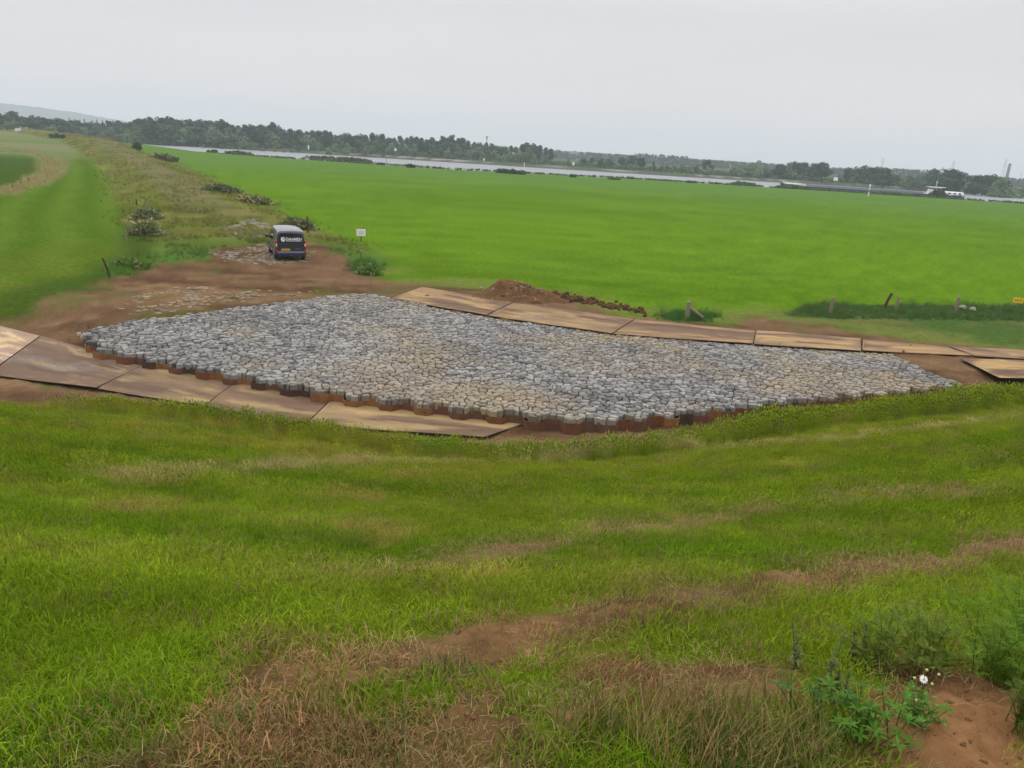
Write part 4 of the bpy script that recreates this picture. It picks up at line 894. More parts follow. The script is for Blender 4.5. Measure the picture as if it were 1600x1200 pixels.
# ------------------------------------------------------------------ barge
def barge():
    a = P(1226, 290, -.9); sx = 300*math.tan(math.atan2(*PD(1228, 261.4, 1)[:2])); ex = 300*math.tan(math.atan2(*PD(1514, 278.7, 1)[:2])); L = ex-sx
    root = empty('barge', (sx, 304, WZ), -.02, label='long dark blue river barge with white stern house passing behind the bank', cat='barge')
    mH = mat('barge_hull_paint', A(52, 62, 92), rough=.5, noise=.1, nscale=.5); mG = mat('barge_deck_grey', A(150, 160, 172), rough=.6); mW = mat('barge_white', (.8, .8, .8), rough=.4); mD = mat('barge_window', (.01, .012, .015), rough=.1)
    st = [(0, .05, 2.2), (2.5, 1.8, 2.05), (6, 3.4, 1.75), (10, 4.3, 1.5), (L*.5, 4.3, 1.35), (L-14, 4.3, 1.4), (L-6, 4.2, 1.55), (L-1.5, 3.6, 1.75), (L, 2.6, 1.8)]
    V = []; F = []
    for x, hw, t_ in st: V += [(x*1.0+(.8 if x == 0 else 0), -hw*.86, -.6), (x, -hw, t_), (x, hw, t_), (x*1.0+(.8 if x == 0 else 0), hw*.86, -.6)]
    for i in range(len(st)-1):
        for k in range(3): F.append((i*4+k, (i+1)*4+k, (i+1)*4+k+1, i*4+k+1))
    F += [(0, 1, 2, 3), tuple(len(V)-4+k for k in (3, 2, 1, 0))]
    link('hull', np_mesh('hull', V, F, False, mats=[mH]), None, root)
    MB().box(((L-24)/2+9.5, 0, 1.72), (L-27, 7.2, .75), m=0).build('cargo_coaming', mG, root)
    for k in range(9): MB().box((13+k*(L-32)/8.5, 0, 2.18), ((L-32)/9.3, 6.6, .14), bev=.04).build('hatch_cover', mG, root)
    mb = MB(); 
    for s_ in (-1, 1): mb.tube([(1.2, .5*s_, 2.75), (4, 2.3*s_, 2.55), (8.5, 3.7*s_, 2.3)], .06, 5)
    for x in (1.5, 4, 6.5, 8.5): 
        for s_ in (-1, 1): mb.tube([(x, s_*np.interp(x, [0, 4, 8.5], [.3, 2.3, 3.7]), 1.5), (x, s_*np.interp(x, [0, 4, 8.5], [.3, 2.3, 3.7]), 2.65)], .05, 5)
    mb.box((5, 0, 2.1), (6, 3.6, .5), bev=.1); mb.build('bow_deck', mW, root)
    MB().box((L-6.2, 0, 2.0), (11.0, 7.0, 1.5), bev=.2, taper=.97).build('stern_house', mW, root)
    for k in range(5): MB().box((L-10+k*1.9, -3.46, 2.15), (.8, .08, .55)).build('window', mD, root)
    w_ = MB().box((L-10.2, 0, 3.35), (3.4, 4.6, 1.3), taper=.9).build('wheelhouse', mW, root); MB().box((L-10.2, 0, 3.5), (3.36, 4.56, .5), taper=.95).build('window_band', mD, w_)
    MB().box((L-10.0, 0, 4.08), (5.0, 5.4, .16), bev=.05).build('wheelhouse_roof', mW, root)
    MB().tube([(L-10, 0, 4.1), (L-10, 0, 6.6)], .06).tube([(L-10, -.8, 5.8), (L-10, .8, 5.8)], .05).build('mast', mW, root)
    MB().tube([(L-.6, 0, 1.7), (L-.2, 0, 3.6)], .04).build('flag_pole', mW, root); MB().tube([(28, 0, 2.1), (28, 0, 3.6)], .07).build('mast', mH, root)
barge()
# ------------------------------------------------------------------ river marks, masts, chimney
def pole_thing(name, px, dist, ytop, r0, r1, m_, label, cat, zb=None):
    yh = 187+.0606*px; d = PD(px, yh, dist); gz = TERR(d[0], d[1]) if zb is None else zb; hh = H+(yh-ytop)*dist*.92/FPX-gz
    root = empty(name, (d[0], d[1], gz), 0, label=label, cat=cat); MB().tube([(0, 0, -.3), (0, 0, hh)], [r0, r1], 10).build('pole', m_, root); return root, hh
mGrey = mat('galvanised_steel', A(140, 146, 150), rough=.5, metal=.3); mConc = mat('chimney_concrete', A(120, 118, 116), rough=.9, noise=.15, nscale=.3)
for px, dist, yt, lb, w_, hh_ in ((1308, 445, 279, 'white square river board on a pole in front of the shore trees', 2.3, 1.7), (618, 445, 234, 'small white river board in front of the long wood', 1.2, 1.3), (482, 445, 230, 'faint narrow white river mark at the foot of the long wood', .7, 2.0), (757, 445, 250, 'small pale river mark near the right end of the long wood', .9, 1.6), (897, 445, 256, 'small white board in the first gap of the shore trees', 1.3, 1.8)):
    r_, h_ = pole_thing('river_board', px, dist, yt, .12, .1, mGrey, lb, 'river sign'); MB().box((0, -.15, h_), (w_, .12, hh_), bev=.04).build('board', mWhite, r_)
r_, h_ = pole_thing('marker_post', 1363.5, 268, 289, .16, .13, mWhite, 'white marker post on the near bank in front of the barge', 'marker post', zb=0); MB().box((0, 0, h_+.15), (.5, .5, .5), bev=.08).build('top_mark', mWhite, r_); MB().tube([(0, 0, h_*.45), (0, 0, h_*.6)], .19).build('band', mat('band_dark', A(90, 100, 90)), r_)
r_, h_ = pole_thing('marker_post', 820.5, 270, 256, .13, .1, mWhite, 'thin pale marker post on the bank by the dark rounded bush', 'marker post', zb=0); MB().box((0, 0, h_+.1), (.35, .35, .4), bev=.05).build('top_mark', mWhite, r_)
r_, h_ = pole_thing('marker_post', 604, 268, 247, .07, .06, mGrey, 'thin grey post on the bank right of the widest scrub', 'marker post', zb=0); MB().box((0, 0, h_), (.3, .1, .35)).build('top_mark', mGrey, r_)
r_, h_ = pole_thing('chimney', 1572, 1300, 259.5, 2.4, 1.7, mConc, 'slender grey factory chimney above the trees at right', 'chimney', zb=1); 
for zz_ in (.97, .8): MB().tube([(0, 0, h_*zz_-1.2), (0, 0, h_*zz_)], 2.0 if zz_ < .9 else 1.85, 12).build('band', mat('chimney_band', A(96, 84, 84)), r_)
def pylon(px, dist, yt, label):
    yh = 187+.0606*px; d = PD(px, yh, dist); hh = H+(yh-yt)*dist*.92/FPX; root = empty('power_pylon', (d[0], d[1], 0), 0, label=label, cat='pylon', group=None); mb = MB(); w_ = hh*.06; r = hh*.0035
    for i, j in ((-1, -1), (1, -1), (1, 1), (-1, 1)): mb.tube([(i*w_, j*w_, 0), (i*w_*.35, j*w_*.35, hh*.6), (0, 0, hh)], r, 4)
    n = 8
    for k in range(n):
        z0, z1 = hh*k/n, hh*(k+1)/n; a = w_*(1-z0/hh*.95); b_ = w_*(1-z1/hh*.95)
        for s_ in (-1, 1): mb.tube([(-a*s_, -a, z0), (b_*s_, -b_, z1)], r*.7, 4)
    mb.build('lattice_tower', mGrey, root)
    for f in (.68, .8, .92): MB().tube([(-hh*.13*(1.25-f*.6), 0, hh*f), (hh*.13*(1.25-f*.6), 0, hh*f)], r, 4).tube([(-hh*.13*(1.25-f*.6), 0, hh*f), (0, 0, hh*(f+.05)), (hh*.13*(1.25-f*.6), 0, hh*f)], r*.7, 4).build('cross_arm', mGrey, root)
pylon(1376, 2300, 248, 'faint lattice pylon over the wide tree clump at right'); pylon(1485.5, 1700, 254, 'lattice pylon rising from the clump above the wheelhouse'); pylon(1565, 2400, 252, 'tall faint lattice pylon just left of the chimney'); pylon(1593, 2400, 270, 'small faint lattice pylon right of the chimney')
r_, h_ = pole_thing('radio_mast', 760, 900, 213, .8, .35, mGrey, 'thin dark mast sticking out of the long wood', 'mast'); MB().tube([(0, 0, h_*.85), (0, 0, h_)], 1.0, 6).build('antenna', mGrey, r_)
bld = empty('farm_shed', tuple(PD(27, 188.6, 470)[:2])+(0.5,), .3, label='tiny white gabled building at the foot of the far left wood', cat='building'); bld.scale = (.45, .45, .42)
MB().box((0, 0, 2.6), (5.5, 4, 5.2)).build('wall', mWhite, bld); MB().add([(-3, -2.3, 5.2), (3, -2.3, 5.2), (3, 2.3, 5.2), (-3, 2.3, 5.2), (-3, 0, 7), (3, 0, 7)], [(0, 1, 5, 4), (2, 3, 4, 5), (0, 4, 3), (1, 2, 5), (0, 3, 2, 1)]).build('roof', mat('pale_roof', A(190, 196, 200)), bld); MB().box((0, -2.03, 2.8), (1.2, .1, 1.2)).build('window', mBlack, bld)
# ------------------------------------------------------------------ posts, sign
def post(px, py, pytop, wpx, label, m_=None, z=0.0, lean=(0, 0), group=None, brace=None):
    p = P(px, py, z) if z is not None else march(px, py); D = float(np.dot(p-np.array([0, 0, H]), aF)); hh = (py-pytop)*D/FPX*1.02; w_ = wpx*D/FPX
    r_ = empty('fence_post', tuple(p), .3, label=label, cat='fence post', group=group); mb = MB(); mb.tube([(0, 0, -.3), (lean[0]*hh*.5, lean[1]*hh*.5, hh*.5), (lean[0]*hh, lean[1]*hh, hh*.97), (lean[0]*hh, lean[1]*hh, hh)], [w_*.52, w_*.5, w_*.48, w_*.38], 8); mb.build('post', m_ or mWood, r_)
    if brace: MB().tube([(lean[0]*hh*.75, 0, hh*.72), tuple(np.array(brace)*hh)], w_*.4, 7).build('brace', mWood, r_)
    return r_
post(1073, 500, 471, 7, 'pale wooden post with a slanting brace in a grass tuft', brace=(.85, -.1, .15))
post(1297, 492, 464, 5, 'pale wooden post standing upright at the left end of the dark verge')
post(1379, 484, 458, 4.5, 'dark wooden post leaning right in the middle of the verge', m_=mWoodD, lean=(.42, 0))
post(1399, 488, 463, 4, 'short pale post just right of the dark leaning one')
post(1493, 488, 464, 5, 'pale wooden post left of the yellow sign')
post(173, 433, 404, 3, 'thin brown post leaning left at the corner of the mud and the meadow', m_=mWoodD, z=None, lean=(-.30, 0))
post(198, 378, 360, 2.5, 'thin grey post at the meadow edge below the nettles', z=None); post(213.5, 321, 311, 2.2, 'short dark post in the weeds above the nettles', m_=mWoodD, z=None)
post(480.5, 362, 339, 2.2, 'dark post at the field edge behind the van', m_=mWoodD, z=.2)
for k, (a, b_, c_) in enumerate(((20, 295, 289), (33, 289, 283), (45, 284, 278))): post(a, b_, c_, 2, ['leftmost', 'middle', 'rightmost'][k]+' of three short dark stakes in the tan grass strip', m_=mWoodD, z=.1, group='fence stakes in the tan grass strip')
for px in (205.5, 196): pass
# yellow sign on right
p = P(1587, 486, 0); D = 48.; sg = empty('yellow_sign', tuple(p), -.55, label='small yellow sign with black marks over the verge at the right edge', cat='sign'); mYel = mat('yellow_sheet', (.75, .5, .02), rough=.5)
MB().tube([(0, .03, -.3), (0, .03, .62)], .025).build('post', mWood, sg); pl = MB().box((0, 0, .62), (.50, .02, .30), bev=.006).build('plate', mYel, sg)
mb = MB()
for k, wd_ in enumerate((.05, .09, .05, .08)): mb.box((-.14+k*.09, -.012, .62+(.01 if k % 2 else -.01)), (wd_*.6, .003, .10))
mb.build('marks', mat('sign_marks', (.12, .09, .02)), pl)
# white sign on its banded pole
p = P(564, 416, 0); sg = empty('white_sign', tuple(p), .2, label='white rectangular notice board on a thin pole with yellow bands beside the field', cat='sign')
MB().tube([(0, 0, -.3), (0, 0, 2.05)], .026).build('pole', mat('pole_brown', A(92, 74, 56), rough=.6, noise=.2), sg)
bd = MB()
for z0, z1 in ((.85, 1.02), (1.10, 1.2), (1.28, 1.42)): bd.tube([(0, 0, z0), (0, 0, z1)], .034)
bd.build('yellow_band', mat('band_yellow', A(215, 200, 110), rough=.6), sg)
pl = MB().box((.0, -.035, 1.98), (.53, .02, .40), bev=.008).build('plate', mWhite, sg)
mb = MB()
for k, wd_ in enumerate((.34, .38, .30, .36, .26)): mb.box((0, -.047, 2.09-k*.055), (wd_, .003, .016))
mb.build('text_lines', mat('sign_text', (.38, .40, .42)), pl)
# thin rod among the stones
p = P(1143, 634, -.05); rd_ = empty('stake', tuple(p), 0, label='thin dark stake standing at the front edge of the stones on the right', cat='stake'); MB().tube([(0, 0, -.2), (0, 0, .62)], .011, 6).build('rod', mWoodD, rd_); MB().box((0, 0, .63), (.035, .035, .05)).build('cap', mGrey, rd_)
# ------------------------------------------------------------------ soil heap, rubble, odds
def heap():
    a = P(806, 466, 0); n = 70; V = []; F = []; cc = []
    for i in range(n+1):
        for j in range(n+1):
            u, v = (i/n-.5)*2, (j/n-.5)*2; x, y = u*2.9, v*1.9; g = math.exp(-((u+.12)**2*4.6+(v)**2*5.2)); g2 = math.exp(-((u-.55)**2*6+(v+.05)**2*7))*.38
            X = np.array([a[0]+x]); Y = np.array([a[1]+y]); nn = float(fbm(X, Y, .45, 4, 2)[0]); n2 = float(fbm(X, Y, .16, 3, 5)[0])
            h = (g+g2)*(.95+.5*(nn-.5))+(n2-.5)*.16*min(1, 3*(g+g2)); h = min(h*1.12, .95+.1*nn)
            V.append((x, y, h-.14)); cc.append(np.array(A(130, 100, 72))*(.65+.5*nn+.4*(n2-.3)))
    for i in range(n):
        for j in range(n): F.append((i*(n+1)+j, (i+1)*(n+1)+j, (i+1)*(n+1)+j+1, i*(n+1)+j+1))
    r_ = empty('soil_heap', (a[0], a[1], 0), 0, label='heap of brown lumpy soil dumped between the plates and the green field', cat='soil heap')
    link('heap', np_mesh('heap', V, F, True, np.array(cc), mats=[mGround]), None, r_)
    rdh = random.Random(3); L = []
    for k in range(150):
        x, y = rdh.gauss(0, 1.1), rdh.gauss(-.2, .7); u, v = x/2.9, y/1.9; g = math.exp(-((u+.12)**2*4.6+(v)**2*5.2))+math.exp(-((u-.55)**2*6+(v+.05)**2*7))*.38; s_ = rdh.uniform(.05, .15)
        c = [(x+s_*rdh.uniform(.7, 1.2)*math.cos(t_), y+s_*rdh.uniform(.7, 1.2)*math.sin(t_)) for t_ in np.linspace(0, 6.28, 7)[:-1]]; zt = min(g*.95, .84)-.14+s_*.8
        V2, F2, q = stone_geo((x, y), c, rdh, 0, zt, zt-s_*1.6, .12, .03); L.append((0, V2, F2, q, np.array(A(172, 142, 110))*rdh.uniform(.5, 1.25)))
    V = []; F = []; cc = []
    for g in L:
        b0 = len(V); V += g[1]; F += [tuple(i+b0 for i in f) for f in g[2]]; cc += [g[4]]*len(g[1])
    tag(link('clods', np_mesh('clods', V, F, False, np.array(cc), mats=[mGround]), None, r_), kind='stuff')
heap()
# low turned-up berm of clods right of the heap
L = []; rdh = random.Random(31)
for k in range(300):
    u = rdh.random(); p = P(860+u*150, 462+u*27+rdh.gauss(0, 2.2), 0); s_ = rdh.uniform(.05, .15)*(1-.4*u); c = [(p[0]+s_*rdh.uniform(.7, 1.2)*math.cos(t_), p[1]+s_*rdh.uniform(.7, 1.2)*math.sin(t_)) for t_ in np.linspace(0, 6.28, 7)[:-1]]
    L.append((0, *stone_geo((p[0], p[1]), c, rdh, 0, s_*rdh.uniform(.8, 1.6), -.08, .1, .03), np.array(A(124, 96, 70))*rdh.uniform(.6, 1.2)))
merge(L, 'soil_clods', [mGround], label='dark turned-up clods along the field edge right of the soil heap', cat='soil clods', kind='stuff')
def lump(name, px, py, wpx, hpx, col, label, cat, z=0, rough=.6, n=9, seed=1, flat=.6):
    p = P(px, py, z); D = float(np.dot(p-np.array([0, 0, H]), aF)); W = wpx*D/FPX/2; hh = hpx*D/FPX; rg_ = np.random.default_rng(seed); V = []; F = []; R_ = 6
    for i in range(R_+1):
        f = i/R_*math.pi/2
        for k in range(n): a = k/n*6.283; q = W*math.cos(f)*(1+.25*rg_.uniform(-1, 1)); V.append((q*math.cos(a), q*flat*math.sin(a), hh*math.sin(f)*(1+.12*rg_.uniform(-1, 1))-.02))
    for i in range(R_):
        for k in range(n): F.append((i*n+k, i*n+(k+1) % n, (i+1)*n+(k+1) % n, (i+1)*n+k))
    F.append(tuple(range(n))[::-1]); tag(link(name, np_mesh(name, V, F, False, mats=[mat(name+'_surface', col, rough=rough, noise=.15, nscale=20)]), loc=p), label, cat)
lump('stone_chunk', 124, 523, 9, 5, A(205, 195, 175), 'pale stone lump, left of the pair lying in the mud beside the stone field', 'stone', -.1, seed=3); lump('stone_chunk', 130, 527, 9, 5, A(212, 202, 185), 'pale stone lump, right of the pair lying in the mud beside the stone field', 'stone', -.15, seed=4)
lump('plastic_scrap', 836, 466, 7, 5, A(120, 180, 145), 'small crumpled mint green plastic scrap at the foot of the soil heap', 'plastic scrap', .05, rough=.4, seed=5)
lump('orange_marker', 1411, 553, 4, 7, A(160, 86, 56), 'small rust orange peg at the back corner of the stones by the plate edge', 'marker', .0, seed=6, flat=1); lump('orange_marker', 1501, 600, 5, 5, A(190, 84, 60), 'small red orange marker lying at the right tip of the stone field', 'marker', -.1, seed=7)
for i_, (a, b_) in enumerate(((1504, 481), (1520, 484))): lump('rubble_stone', a, b_, 14-i_*3, 5, A(190, 180, 160), 'pale rubble lump in the verge right of the last pale post' if i_ == 0 else 'smaller pale rubble lump further from the last pale post', 'rubble', .15, seed=8+i_)
lump('rubble_stone', 753, 664-214, 8, 3, A(170, 150, 125), 'small earth lump left of the soil heap', 'rubble', .0, seed=12)
# ------------------------------------------------------------------ van
def van():
    pz = 0.03; a = P(455, 409, 0)
    hd = math.radians(24.0)       # heading: turned left of straight ahead
    root = empty('van', (a[0], a[1], TERR(a[0], a[1])+pz), hd, label='small dark navy panel van parked on the worn stones, seen from behind', cat='van')
    mP = mat('navy_van_paint', (.020, .028, .045), rough=.28, coat=1.0, noise=.12, nscale=6); mGl = mat('dark_glass', (.008, .010, .013), rough=.05, spec=.8); mBk = mat('black_plastic', (.02, .02, .022), rough=.6); mRed = mat('red_lens', (.35, .012, .02), rough=.2, coat=.5); mWl = mat('clear_lens', (.7, .7, .68), rough=.2, coat=.5)
    mTy = mat('dusty_tyre', (.045, .040, .034), rough=.9); mRm = mat('grey_rim', (.3, .3, .31), rough=.35, metal=.7); mPl = mat('yellow_licence', (.75, .42, .03), rough=.5); mBl = mat('blue_bumper_paint', (.020, .035, .10), rough=.3, coat=1.0)
    # half section: fraction of half width, height; stations from the back (y=0) to the nose (y=4.3)
    st = [(0.0, .84, .38, 1.66, .99), (.05, .885, .33, 1.74, 1), (.35, .905, .28, 1.83, 1), (1.2, .915, .26, 1.855, 1), (2.2, .915, .26, 1.85, 1), (2.85, .91, .26, 1.80, 1), (3.15, .905, .26, 1.60, 1), (3.5, .90, .27, 1.14, 1), (3.95, .87, .28, 1.02, 1), (4.2, .78, .32, .86, 1), (4.3, .62, .38, .72, 1)]
    V = []; F = []
    def sec(hw, zb, zt):
        belt = min(.98, zt-.04) 
        pts = [(0, zb), (hw*.86, zb), (hw*.97, zb+.08), (hw, zb+.35*(belt-zb)), (hw*1.0, belt-.06), (hw*.975, belt+.02)]
        up = zt-belt
        pts += [(hw*.93, belt+up*.35), (hw*.87, belt+up*.68), (hw*.82, belt+up*.88), (hw*.70, belt+up*.97), (hw*.35, zt), (0, zt+.008)]
        return pts
    for y, hw, zb, zt, _ in st:
        s_ = sec(hw, zb, zt); ring = [(x, z) for x, z in s_]+[(-x, z) for x, z in s_[-2:0:-1]]
        V += [(x, y, z) for x, z in ring]
    n = 22
    for i in range(len(st)-1):
        for k in range(n): F.append((i*n+k, i*n+(k+1) % n, (i+1)*n+(k+1) % n, (i+1)*n+k))
    F += [tuple(range(n)), tuple(range(len(V)-n, len(V)))[::-1]]
    me = np_mesh('body', V, F, True, mats=[mP])
    try: me.set_sharp_from_angle(angle=.6)
    except Exception: pass
    link('body', me, None, root)
    def panel(name, pts, m_, parent=root, th=.012):
        'flat panel from outline points, pushed out along its normal'
        p = [np.array(q, float) for q in pts]; nrm = np.cross(p[1]-p[0], p[2]-p[0]); nrm = nrm/np.linalg.norm(nrm); V = [q+nrm*th for q in p]+[q-nrm*.01 for q in p]; k = len(p); F = [tuple(range(k)), tuple(range(k, 2*k))[::-1]]+[(i, k+i, k+(i+1) % k, (i+1) % k) for i in range(k)]
        return link(name, np_mesh(name, V, F, False, mats=[m_]), None, parent)
    def mir(pts): return [(-x, y, z) for x, y, z in pts[::-1]]
    # tailgate, rear window blanked in dark film
    tg = panel('tailgate', [(-.72, -.012, .56), (.72, -.012, .56), (.76, -.010, 1.0), (.70, .0, 1.55), (.62, .01, 1.63), (-.62, .01, 1.63), (-.70, .0, 1.55), (-.76, -.01, 1.0)], mP, th=.012)
    panel('rear_window', [(-.68, -.016, 1.08), (.68, -.016, 1.08), (.66, -.006, 1.50), (.60, .0, 1.57), (-.60, .0, 1.57), (-.66, -.006, 1.50)], mGl, tg, th=.018)
    MB().box((.0, -.045, 1.60), (.22, .03, .03), bev=.008).build('brake_light', mBk, tg); MB().box((0, -.05, .82), (.5, .03, .035), bev=.01).build('handle', mBk, tg)
    MB().box((0, -.03, .95), (1.46, .02, .012)).build('crease', mBk, tg)
    MB().box((.40, -.03, .70), (.3, .01, .02)).build('badge', mRm, tg)
    b_ = MB().box((0, -.03, .44), (1.66, .20, .22), bev=.05).build('bumper', mBl, root); MB().box((0, -.02, .30), (1.55, .18, .10), bev=.03).build('lower_bumper', mBk, root)
    pl_ = MB().box((-.30, -.035, .65), (.50, .02, .115), bev=.006).build('licence_plate', mPl, root); mb = MB()
    for k, wd_ in enumerate((.035, .02, .04, .04, .04, .02, .035)): mb.box((-.48+k*.06, -.047, .65), (wd_, .003, .055))
    mb.build('characters', mBk, pl_)
    for s_ in (-1, 1):
        lt = MB().box((s_*.825, .0, .96), (.13, .16, .52), bev=.04, taper=.92).build('tail_light', mRed, root); MB().box((s_*.825, -.072, .93), (.07, .03, .15), bev=.01).build('reversing_lens', mWl, lt)
        MB().box((s_*.80, -.115, .55), (.10, .05, .14), bev=.015).build('reflector', mRed, root)
        for y in (.72, 3.42):
            wh = empty('wheel', (s_*.80, y, .31)); wh.parent = root
            for nm_, rr_, w2, m_ in (('tyre', .315, .20, mTy), ('rim', .20, .205, mRm)):
                mb = MB(); mb.tube([(-w2/2, 0, 0), (-w2/2+.03, 0, 0), (w2/2-.03, 0, 0), (w2/2, 0, 0)], [rr_*.9, rr_, rr_, rr_*.9], 24); mb.build(nm_, m_, wh, True)
            mb = MB(); q = [(s_*.905, y+.40*math.cos(t_), .30+.40*math.sin(t_)) for t_ in np.linspace(0, math.pi, 12)]; mb.tube(q, .022, 6); mb.build('wheel_arch', mBk, root)
        mr_ = MB().box((s_*1.04, 2.86, 1.13), (.22, .10, .17), bev=.03).build('mirror', mBk, root); MB().box((s_*.95, 2.88, 1.06), (.14, .05, .05)).build('mirror_arm', mBk, mr_)
        sw = [(.905, 2.05, 1.06), (.90, 2.78, 1.06), (.845, 2.55, 1.50), (.80, 2.05, 1.60)]; panel('side_window', [(s_*x, y, z) for x, y, z in (sw if s_ > 0 else sw[::-1])], mGl)
        sw = [(.905, 1.30, 1.06), (.905, 1.95, 1.06), (.80, 1.95, 1.60), (.80, 1.35, 1.60)]; fl = panel('side_panel', [(s_*x, y, z) for x, y, z in (sw if s_ > 0 else sw[::-1])], mGl)
        MB().box((s_*.93, 1.7, .62), (.015, 1.7, .07), bev=.004).build('side_moulding', mBk, root)
        MB().box((s_*.70, 4.18, .74), (.28, .16, .16), bev=.05).build('headlight', mWl, root)
        # white lettering block on the side
        MB().box((s_*.872, 1.62, 1.34), (.012, .42, .10)).build('side_lettering', mWhite, root)
    MB().box((0, 3.02, 1.4), (1.35, .02, .5)).build('cab_partition', mBk, root)
    ws = panel('windscreen', [(-.74, 3.18, 1.56), (-.80, 3.50, 1.15), (.80, 3.50, 1.15), (.74, 3.18, 1.56)][::-1], mGl, th=.012)
    MB().tube([(0, -.05, .30), (0, -.20, .30), (0, -.22, .38)], .025).build('tow_bar', mGrey, root)
    def text(body, size, loc, m_, parent, name='lettering', ext=.004, bold=.012):
        cu = bpy.data.curves.new('txt', 'FONT'); cu.body = body; cu.size = size; cu.extrude = ext; cu.offset = bold*size; cu.align_x = 'LEFT'; tmp = bpy.data.objects.new('txt', cu); C.objects.link(tmp); bpy.context.view_layer.update()
        me = bpy.data.meshes.new_from_object(tmp.evaluated_get(bpy.context.evaluated_depsgraph_get())); bpy.data.objects.remove(tmp); me.name = name; me.materials.clear(); me.materials.append(m_)
        o = bpy.data.objects.new(name, me); C.objects.link(o); o.parent = parent; o.location = loc; o.rotation_euler = (math.pi/2, 0, 0); return o
    o = text('DAAMEN', .215, (-.29, -.055, 1.205), mWhite, root, bold=.025); dx = o.dimensions.x
    bpy.context.view_layer.update(); o.scale = (.90/max(.1, o.dimensions.x), 1, 1)
    MB().box((.17, -.052, 1.165), (.88, .006, .026)).build('sub_lettering', mWhite, root)
    # round mark: white shield-like disc with a dark notch
    mb = MB(); k = 20; ring = [(-.44+.13*math.cos(2*math.pi*i/k), -.054, 1.27+.13*math.sin(2*math.pi*i/k)*(1 if math.sin(2*math.pi*i/k) > 0 else 1.15)) for i in range(k)]; mb.add(ring, [tuple(range(k))]); mb.build('round_mark', mWhite, root)
    MB().add([(-.50, -.057, 1.345), (-.34, -.057, 1.345), (-.40, -.057, 1.30)], [(0, 1, 2)]).add([(-.42, -.057, 1.20), (-.33, -.057, 1.29), (-.35, -.057, 1.31), (-.45, -.057, 1.22)], [(0, 1, 2, 3)]).build('mark_notch', mGl, root)
van()
# ------------------------------------------------------------------ plants close to the camera
mLeafN = mat('plant_leaf', rough=.6, spec=.08, attr='Col', trans=.25)
def onground(px, py):
    q = march(px, py); return (q[0], q[1], TERR(q[0], q[1]))
class Fol:
    def __init__(s): s.V = []; s.F = []; s.c = []
    def leaf(s, p, d, up, L, W, col, fold=.15):
        p = np.array(p, float); d = np.array(d, float); d /= np.linalg.norm(d)+1e-9; sd = np.cross(d, up); sd /= np.linalg.norm(sd)+1e-9; nn = np.cross(sd, d); b = len(s.V)
        s.V += [p, p+d*L*.4-sd*W*.5+nn*W*fold, p+d*L*.4+sd*W*.5+nn*W*fold, p+d*L*.42, p+d*L-nn*L*.12]; s.F += [(b, b+3, b+1), (b, b+2, b+3), (b+1, b+3, b+4), (b+3, b+2, b+4)]; s.c += [col]*5
    def stem(s, pts, r, col):
        mb = MB(); mb.tube(pts, r, 4); b = len(s.V); s.V += [np.array(v) for v in mb.v]; s.F += [tuple(i+b for i in f) for f in mb.f]; s.c += [col]*len(mb.v)
    def build(s, name, parent):
        return link(name, np_mesh(name, s.V, s.F, False, np.array(s.c), mats=[mLeafN]), None, parent)
def feathery(px, py, hgt, spread, nst, label, seed, col=A(86, 132, 58), flowers=0):
    rd = random.Random(seed); p = onground(px, py); root = empty('chamomile_plant', p, 0, label=label, cat='plant'); f = Fol(); st = Fol(); col = np.array(col)*1.7; tips = []
    for k in range(nst):
        a = rd.uniform(0, 6.28); ln = rd.uniform(.1, 1)*spread; base = np.array([rd.gauss(0, spread*.15), rd.gauss(0, spread*.15), 0]); top = base+np.array([math.cos(a)*ln, math.sin(a)*ln, hgt*rd.uniform(.6, 1)*(1-.35*ln/spread)])
        pts = [base+(top-base)*t_+np.array([0, 0, .12*hgt*math.sin(t_*3.14)]) for t_ in (0, .35, .7, 1)]; st.stem(pts, [.0025, .002, .0015, .001], col*.8); tips.append(pts[-1])
        for j in range(16):
            t_ = rd.uniform(.15, 1); q = pts[0]+(top-pts[0])*t_+np.array([0, 0, .12*hgt*math.sin(t_*3.14)]); aa = rd.uniform(0, 6.28); L = hgt*rd.uniform(.08, .18); dd = np.array([math.cos(aa), math.sin(aa), rd.uniform(.1, .9)]); dd /= np.linalg.norm(dd); cc = col*rd.uniform(.6, 1.25)
            f.leaf(q, dd, (0, 0, 1), L, .0035, cc)
            for m_ in range(7):
                u = .25+.1*m_; s_ = 1 if m_ % 2 else -1; sd = np.cross(dd, (0, 0, 1)); sd /= np.linalg.norm(sd)+1e-9; f.leaf(q+dd*L*u, dd*.7+sd*s_+np.array([0, 0, rd.uniform(-.2, .4)]), (0, 0, 1), L*.32, .003, cc)
    f.build('leaves', root); st.build('stems', root)
    for k in range(flowers): daisy(tips[k*3 % len(tips)], root, rd)
    return root, tips
mPet = mat('daisy_petal', (.85, .86, .87), rough=.5, trans=.2); mDsk = mat('daisy_disc', (.55, .42, .03), rough=.8)
